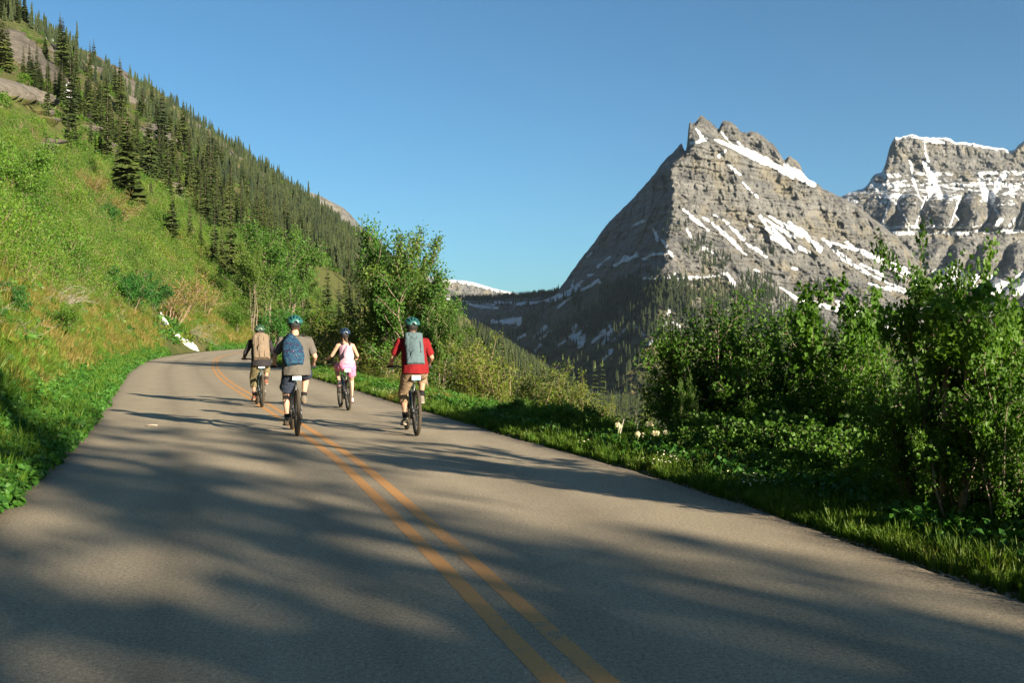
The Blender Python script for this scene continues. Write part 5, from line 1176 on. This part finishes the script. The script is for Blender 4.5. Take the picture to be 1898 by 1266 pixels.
sc = (.55+.35*r.random(len(V)))*np.interp(zz, [17, 60, 200, 420], [.75, 1.0, 1.5, 2.3])*np.interp(dd, [2.5, 6, 30], [.55, .95, 1.3])
rt = rots(len(V), r, .1); rt[:, 1] += .22
scatter('slope_brush', V-[0, 0, .08], rt, np.stack([sc, sc, sc], 1), r.integers(0, 3, len(V)), brushR, 'golden and yellow green brush with pale bare stems falling away right of the road', 'brush')
mid = [brush_piece(531, M_brush, 260, .2), brush_piece(532, M_leaf, 260, .2)]
r = np.random.default_rng(57); n = 9000; z = np.where(r.random(n) < .5, r.uniform(160, 800, n), r.uniform(160, 2400, n)); d = r.uniform(60, 560, n); X = edgeL(z)-d; V = np.stack([X, z, hL(d, z)], 1)
px, py = to_px(V); k = (fbm(np.stack([X/70, z/40, 0*X], 1), 3) > -.1) & (px > -80) & (py > 60) & (rock_free(px, py)); V = V[k]; s_ = r.uniform(1.3, 3.4, len(V))
scatter('slope_scrub', V-[0, 0, .3], rots(len(V), r, .1), np.stack([s_, s_, s_*.8], 1), r.integers(0, 2, len(V)), mid, 'low green scrub between the firs of the left mountainside', 'scrub')
# ---- herbs and grasses
def herb_piece(seed, n=34, ls=.13, H=.34, R_=.22, mat=M_forb, T=T_lobe):
    r = np.random.default_rng(seed); a = r.uniform(0, 6.28, n); q = R_*np.sqrt(r.random(n)); c = np.stack([np.cos(a)*q, np.sin(a)*q, H*(.35+.65*r.random(n))*(1-.5*(q/R_)**2)], 1)
    return leaves('herb', c, ls, r, mat, T, upb=.15)
def tuft_piece(seed, n=34, H=.3, mat=M_grass, w_=.007, sp=.09, droop=.5):
    r = np.random.default_rng(seed); V = []; Fc = []; tn = []
    for i in range(n):
        a = r.uniform(0, 6.28); q = sp*math.sqrt(r.random()); bx, by = q*math.cos(a), q*math.sin(a); h = H*r.uniform(.5, 1.1); b_ = a+r.normal()*.6
        ox, oy = math.cos(b_)*h*droop*r.random(), math.sin(b_)*h*droop*r.random(); sx, sy = -math.sin(b_)*w_, math.cos(b_)*w_; k = len(V); t = r.random()
        V += [(bx-sx, by-sy, -.02), (bx+sx, by+sy, -.02), (bx+ox*.35+sx*.8, by+oy*.35+sy*.8, h*.6), (bx+ox*.35-sx*.8, by+oy*.35-sy*.8, h*.6), (bx+ox, by+oy, h*(1-.35*r.random()*droop))]
        Fc += [(k, k+1, k+2), (k, k+2, k+3), (k+3, k+2, k+4)]; tn += [t]*5
    me = mesh_np('tuft', np.array(V), np.array(Fc), [mat], smooth=False); vcol(me, 'tone', np.stack([tn]*3, 1)); return me
herbs = [herb_piece(601, 60, .072, .30), herb_piece(602, 60, .095, .36, .24, T=T_fold), herb_piece(603, 60, .055, .24, .18, T=T_fold)]
tufts = [tuft_piece(611), tuft_piece(612, 40, .24)]
straw = [tuft_piece(613, 36, .34, M_straw, .006, .12, .9), tuft_piece(614, 30, .28, M_straw, .006, .14, 1.2)]
def sc_(V, zz, a, b, r): s_ = r.uniform(a, b, len(V))*np.interp(zz, [5, 30, 80, 200], [1, 1.15, 1.8, 3.2]); return np.stack([s_, s_, s_], 1)
X, z, d, V = sample_left(32000, 5, 240, .02, 2.6, r, 1.1); k = r.random(len(V)) < np.interp(d, [0, .3, .9, 1.5, 2.6], [.6, 1, .7, .08, .0]); k &= ~snowy(V); V = V[k]; z = z[k]
scatter('roadside_herbs', V, rots(len(V), r, .15), sc_(V, z, .42, .85, r), r.integers(0, 3, len(V)), herbs, 'bright green broad leaved herbs at the foot of the left bank', 'herbs')
X, z, d, V = sample_left(30000, 5, 200, .0, 6.5, r, .8); k = ~snowy(V); V = V[k]; z = z[k]; d = d[k]; nz = fbm(V/2.2, 3)
vr = np.where((nz > -.02) & (d > 1.1), r.integers(2, 4, len(V)), r.integers(0, 2, len(V)))
scatter('bank_grass', V, rots(len(V), r, .25), sc_(V, z, .6, 1.3, r)*np.interp(d, [.9, 1.8], [1, 1.45])[:, None], vr, tufts+straw, 'mixed green and straw coloured grass on the left bank', 'grass')
X, z, d, V = sample_left(1300, 7, 160, 1.6, 6.5, r, 1); 
scatter('bank_herbs', V, rots(len(V), r, .3), sc_(V, z, .7, 1.3, r), r.integers(0, 2, len(V)), [herb_piece(621, 30, .10, .3, .25, M_leafY, T_diam), herb_piece(622, 30, .12, .35, .25, M_forb)], 'low leafy plants scattered over the grassy left bank', 'plants')
X, z, d, V = sample_right(26000, 2.0, 200, .07, 3.4, r, 1.0)
nz = fbm(V/1.6, 3); vr = np.where(nz > .42, 2, r.integers(0, 2, len(V))); s3 = sc_(V, z, .55, 1.15, r)*np.interp(d, [0, .25, 1.0], [.38, .62, .85])[:, None]
scatter('verge_grass', V, rots(len(V), r, .2), s3, vr, tufts+straw[:1], 'green grass strip along the right edge of the road', 'grass')
X, z, d, V = sample_right(9000, 2.5, 120, .55, 4.5, r, 1.0); px, py = to_px(V); k = (px < 1075) | (px > 1275) | (d < 1.5); V = V[k]; z = z[k]; s3 = sc_(V, z, .45, .85, r)
scatter('verge_herbs', V, rots(len(V), r, .25), s3, r.integers(0, 3, len(V)), herbs, 'leafy green herbs between the right road edge and the shrubs', 'herbs')
# shaded undergrowth below the right shrubs
X, z, d, V = sample_right(6500, 4, 19, .85, 6.5, r, 1.2); px, py = to_px(V); k = (px > 1275) | (d < 1.3); V = V[k]; d = d[k]; s3 = np.ones((len(V), 3))*(r.uniform(.22, .46, len(V))*np.interp(d, [.85, 2.0], [.38, 1.0]))[:, None]
scatter('thicket_undergrowth', V-[0, 0, .05], rots(len(V), r, .2), s3, r.integers(0, 2, len(V)), [brush_piece(521, M_leaf, 500, .12), brush_piece(522, M_leaf, 500, .14)], 'low leafy undergrowth under the right hand shrubs', 'undergrowth')
# small pale flowers in the verge, pebbles on the edge
def flower_piece(seed, n=9):
    r = np.random.default_rng(seed); c = r.normal(size=(n, 3))*np.array([.10, .10, .03])+np.array([0, 0, .16])
    return leaves('blooms', c, .020, r, simple('cream_petals_%d' % seed, (.62, .58, .44), .8), T_diam, upb=1.5)
X, z, d, V = sample_right(900, 3, 60, .15, 1.3, r); nz = fbm(V/1.3+7, 2); k = nz > .22; V = V[k]
scatter('verge_flowers', V, rots(len(V), r, .2), np.ones((len(V), 3))*1.0, np.zeros(len(V)), [flower_piece(1)], 'tiny whitish flowers dotted along the right verge', 'flowers')
mb = MB(); mb.ellipsoid((0, 0, 0), (1, .8, .55), 6, 4); peb = mb.mesh('pebble', [simple('pebble_stone', (.19, .165, .135), .9, .2, var=.4, scale=3)], False)
n = 5200; z = 2.5*(60/2.5)**r.random(n); side = r.random(n) < .68; off = np.abs(r.normal(size=n))*.13
X = np.where(side, edgeR(z)-.05+off, edgeL(z)+.05-off*.8); V = np.stack([X, z, np.where(side, hR(np.maximum(X-edgeR(z), 0), z), hL(np.maximum(edgeL(z)-X, 0), z))+.004], 1)
s_ = r.uniform(.005, .015, n); scatter('edge_gravel', V, rots(n, r, .5), np.stack([s_]*3, 1), np.zeros(n), [peb], 'loose gravel crumbs along both edges of the asphalt', 'gravel')
X, z, d, V = sample_left(700, 7, 120, 2.0, 7, r); V = V[fbm(V/3+3, 2) > .30]
mbt = MB()
for k in range(9): deadtwig(mbt, tuple(r.normal(size=3)*np.array([.2, .2, .02])), (r.normal(), r.normal(), .22), r.uniform(.5, 1.2), .010, 1)
scatter('dead_branches', V+[0, 0, .05], rots(len(V), r, .3), np.ones((len(V), 3))*r.uniform(.6, 1.3, len(V))[:, None], np.zeros(len(V)), [mbt.mesh('dead_twigs', [M_snag])], 'grey fallen branches lying on the left bank', 'dead branches')

# ---- trees standing behind the camera: they throw the long shadows across the road
sx, sz = -.69, .72
spars = [bush_parts(701+i, 8.0, 2.2, 3, 2600, .20, T_fold, M_leaf, depth=3, rad=.09, cl=.34, bare=.12, name='leafy_tree', branchy=7) for i in range(2)]
for i, (s_, u_, H, wd, k) in enumerate([(-30, 3.75, 12.2, .85, 3), (-33, 2.6, 13.5, 1.1, 'a'), (-31, 5.7, 7.8, .6, 'b'), (-30, .8, 12.5, 1.1, 'b'), (-35, -1.0, 13.5, 1.2, 'a'), (-34, 4.5, 9.4, .8, 'a'), (-42, 2.2, 15.5, 1.1, 0), (-28, -3.2, 12, 1.2, 'b')]):
    X = sx*s_ + sz*u_; z = sz*s_ - sx*u_; g = gh(X, z)
    if isinstance(k, int): put_fir(X, z, H-g, 'fir behind the viewpoint whose shadow streaks over the road', 'trees behind the viewpoint', k, i*2.1, wd)
    else:
        sm, lm, top = spars['ab'.index(k)]; q = (H-g)/top; o = empty('leafy_tree', (X, z, g-.1), i*1.7); o.scale = (q*wd, q*wd, q)
        link('trunk', sm, o); link('crown', lm, o); tag(o, 'loose leafy tree behind the viewpoint shading the road', 'tree', 'trees behind the viewpoint')

# ---- shrubs one can tell apart on the left bank
def px_ground(x, y, z0=3.0, z1=900.0):
    zz = np.geomspace(z0, z1, 4000); XX = (x-HX)/F*zz; hh = CH+(HY-y)/F*zz; g = ground_h(XX, zz); k = np.argmax(g >= hh); return float(XX[k]), float(zz[k]), float(g[k])
M_leafG = leafmat('emerald_leaves', [(.012, .06, .010), (.025, .11, .016), (.05, .16, .025), (.09, .21, .04)], .8, .35)
M_rust = leafmat('rusty_buds', [(.08, .10, .015), (.13, .125, .022), (.18, .12, .03), (.22, .14, .045)], .8, .3)
eme = Plant(801, 2.2, 1.8, 9, 5200, .075, T_fold, M_leafG, bare=.08, cl=.2, rad=.02, name='shrub'); rus = Plant(802, 2.2, 1.9, 16, 3000, .05, T_diam, M_rust, bare=.1, cl=.18, rad=.016, twigmat=M_twig, name='shrub', upr=.5)
grn = Plant(803, 2.4, 1.7, 9, 6000, .075, T_fold, M_leaf, bare=.06, cl=.22, rad=.02, name='shrub')
for i, (pl, x_, yb, yt, wd, lb) in enumerate([
 (grn, 14, 400, 262, .8, 'big light green bush at the left edge of the photo, highest on the bank'), (grn, 48, 395, 300, .9, 'round light green bush just right of the highest one on the bank'), (eme, 238, 585, 500, 1.2, 'emerald green bush above the bare twigs near the roadside snow'),
 (eme, 275, 580, 520, 1.2, 'smaller emerald bush left of the rusty brush by the snow'), (rus, 318, 600, 505, 1.3, 'rusty brown bush fanning above the roadside snow'), (rus, 372, 590, 520, 1.2, 'rusty brush right of the roadside snow'),
 (rus, 160, 370, 312, 1.3, 'rusty bush on the skyline of the bank under the tall fir'), (rus, 205, 420, 352, 1.2, 'rusty bush below the tall fir on the bank'), (eme, 185, 420, 378, 1.3, 'dark emerald bush beside the rusty one below the tall fir'),
 (grn, 110, 640, 560, 1.1, 'green bush low on the bank above the straw grass at the left'), (eme, 25, 600, 520, 1.1, 'dark green bush at the left edge over the fallen branches'), (grn, 300, 440, 385, 1.2, 'green bush by the pale stump on the bank'),
 (grn, 430, 620, 560, 1.3, 'green bush at the roadside before the far bend'), (eme, 500, 640, 575, 1.4, 'green bush behind the tan pack rider on the outside of the bend'), (grn, 545, 640, 570, 1.4, 'green bush behind the grey shirted rider at the bend')]):
    X, z, g = px_ground(x_, yb); pl.put('bank_shrub', X, z, max(.8, (yb-yt)/F*z), i*1.3, lb, 'bush', 'bushes on the left bank', wd)
# last snow beside the road
path = [(298, 584, 5), (304, 596, 8), (312, 608, 11), (322, 619, 12), (334, 631, 13), (348, 641, 12), (366, 648, 7)]
L_ = [px_ground(a, b_) for a, b_, _ in path]; V = []; n_ = 9
tt = np.linspace(0, len(path)-1, 40)
for t in tt:
    i0 = min(int(t), len(path)-2); f = t-i0; P0 = np.array(L_[i0])*(1-f)+np.array(L_[i0+1])*f; wpx = path[i0][2]*(1-f)+path[i0+1][2]*f; W = wpx/F*P0[1]*.62
    for j in range(n_):
        q = -1+2*j/(n_-1); X = P0[0]+q*W*.9; zz_ = P0[1]-q*W*1.1*0+ q*W*.6; g = gh(X, zz_); V.append((X, zz_, g-.10+.75*(1-q*q)**.5*(1 if 0 < t < tt[-1] else .1)*(.8+.5*fbm(np.array([[X, zz_, 3.]]), 3)[0])))
b = NB('old_snow'); v = b.pos(); c = b.ramp(b.noise(v, 3, 5, .7), [(.35, (.34, .31, .28)), (.55, (.60, .61, .62))]); sm_ = b.out(b.bsdf(c, .8, .3, b.bump(b.noise(v, 6, 4), .5, .05)))
me = mesh_np('snow_patch', np.array(V), grid_faces(40, n_), [sm_]); tag(link('snow_patch', me), 'dirty tongue of old snow lying on the bank beside the far road bend', 'snow patch')
# stump, fallen limbs, stick on the road
X, z, g = px_ground(322, 425); mb = MB(); mb.tube([(0, 0, -.3), (.05, 0, .8), (.0, 0, 1.6)], [.55, .42, .34], 10)
for k in range(5): mb.tube([(math.cos(k)*.3, math.sin(k)*.3, 1.2), (math.cos(k)*.34, math.sin(k)*.34, 1.9+.5*(k % 3))], [.12, .02], 5)
o = mb.build('tree_stump', M_snag); o.location = (X, z, g); o.scale = (1.6, 1.6, 2.2); tag(o, 'pale splintered stump standing on the upper left bank', 'stump')
r = np.random.default_rng(77)
for i, (xa, ya, lb) in enumerate([(60, 545, 'long grey fallen limbs on the bank at the left edge'), (105, 572, 'tangle of bare branches below the left bank brush'), (330, 598, 'bare curved branches pressed down above the snow patch'), (350, 622, 'brown broken twigs right of the snow patch'), (165, 545, 'small pale dead branch in the middle of the bank brush')]):
    X, z, g = px_ground(xa, ya); mb = MB()
    for k in range(9 if i != 4 else 3): deadtwig(mb, tuple(r.normal(size=3)*np.array([.3, .3, .05])), (1.0*(1 if i % 2 else -1)+r.normal()*.4, -.2+r.normal()*.5, .25+r.normal()*.2), z/F*60*r.uniform(.6, 1.2), .022, 2)
    o = mb.build('fallen_branch', M_snag); o.location = (X, z, g+.25); tag(o, lb, 'branches', 'dead wood on the left bank')
X, z = gpos(281, 790); mb = MB(); mb.tube([(-.09, 0, .014), (0, .02, .018), (.10, .0, .014)], [.012, .013, .009], 6)
o = mb.build('stick', simple('pale_stick', (.42, .33, .26), .8)); o.location = (X, z, 0); tag(o, 'short pale stick lying on the left lane', 'stick')
# cream flower heads standing over the right verge
mh = flower_piece(5, 60); hd = None
rr_ = np.random.default_rng(5); n = 150; dv = rr_.normal(size=(n, 3)); dv /= np.linalg.norm(dv, axis=1)[:, None]; cen = dv*np.array([.036, .036, .046])
hd = leaves('flower_head', cen, .022, rr_, simple('cream_blossom', (.62, .56, .36), .8), T_diam, upb=.1)
wh_ = ['highest', 'upper left', 'rightmost of the main cluster', 'left', 'upper middle', 'lower left', 'lower middle', 'central', 'right', 'low right', 'lowest of the main cluster', 'lone right hand', 'farthest right, lowest']
for i, (a, b_) in enumerate([(990, 430), (975, 468), (1290, 495), (1150, 540), (1240, 535), (1150, 570), (1200, 567), (1262, 567), (1320, 555), (1325, 588), (1270, 600), (1390, 565), (1428, 638)]):
    x_, y_ = 940+a*.2107, 700+b_*.2107; z = 12.9+.35*math.sin(i*2.1); X = X_at(x_, z); g = gh(X, z); hgt = max(.25+.06*(i*5 % 3), top_h(y_, z)-g); o = empty('beargrass', (X, z, g))
    mb = MB(); mb.tube([(0, 0, -.02), (.01, .01, hgt*.5), (0, 0, hgt)], [.007, .006, .005], 5); mb.build('stem', simple('flower_stem_green', (.08, .14, .03), .8) if i == 0 else bpy.data.materials['flower_stem_green'], o)
    h_ = link('flower_head', hd, o, (0, 0, hgt), i*1.0, .62); lf = link('leaves', tufts[i % 2], o, None, i*1.0, 1.2); tag(o, 'cream beargrass flower head over the right verge, %s' % wh_[i], 'flower', 'cream flowers above the right verge')
for i, (xa, ya, xb, yb_, lb) in enumerate([(1130, 815, 1158, 778, 'dry leaning stem left of the cream flowers'), (1136, 812, 1150, 788, 'short dry stem next to the leaning one'), (1175, 806, 1184, 786, 'dry stick between the two flower groups'), (1230, 838, 1243, 800, 'dry stick right of the cream flowers'), (1256, 842, 1272, 812, 'thick pale stick topped by a leaf tuft')]):
    z = 13.2; mb = MB(); A = Vector((X_at(xa, z), z, top_h(ya, z)-.45)); B = Vector((X_at(xb, z), z+.1, top_h(yb_, z))); mb.tube([(0, 0, 0), (B-A)*.5, B-A], [.010, .009, .006], 5)
    o = mb.build('dry_stick', M_snag); o.location = A; tag(o, lb, 'stick', 'dry stems by the verge')
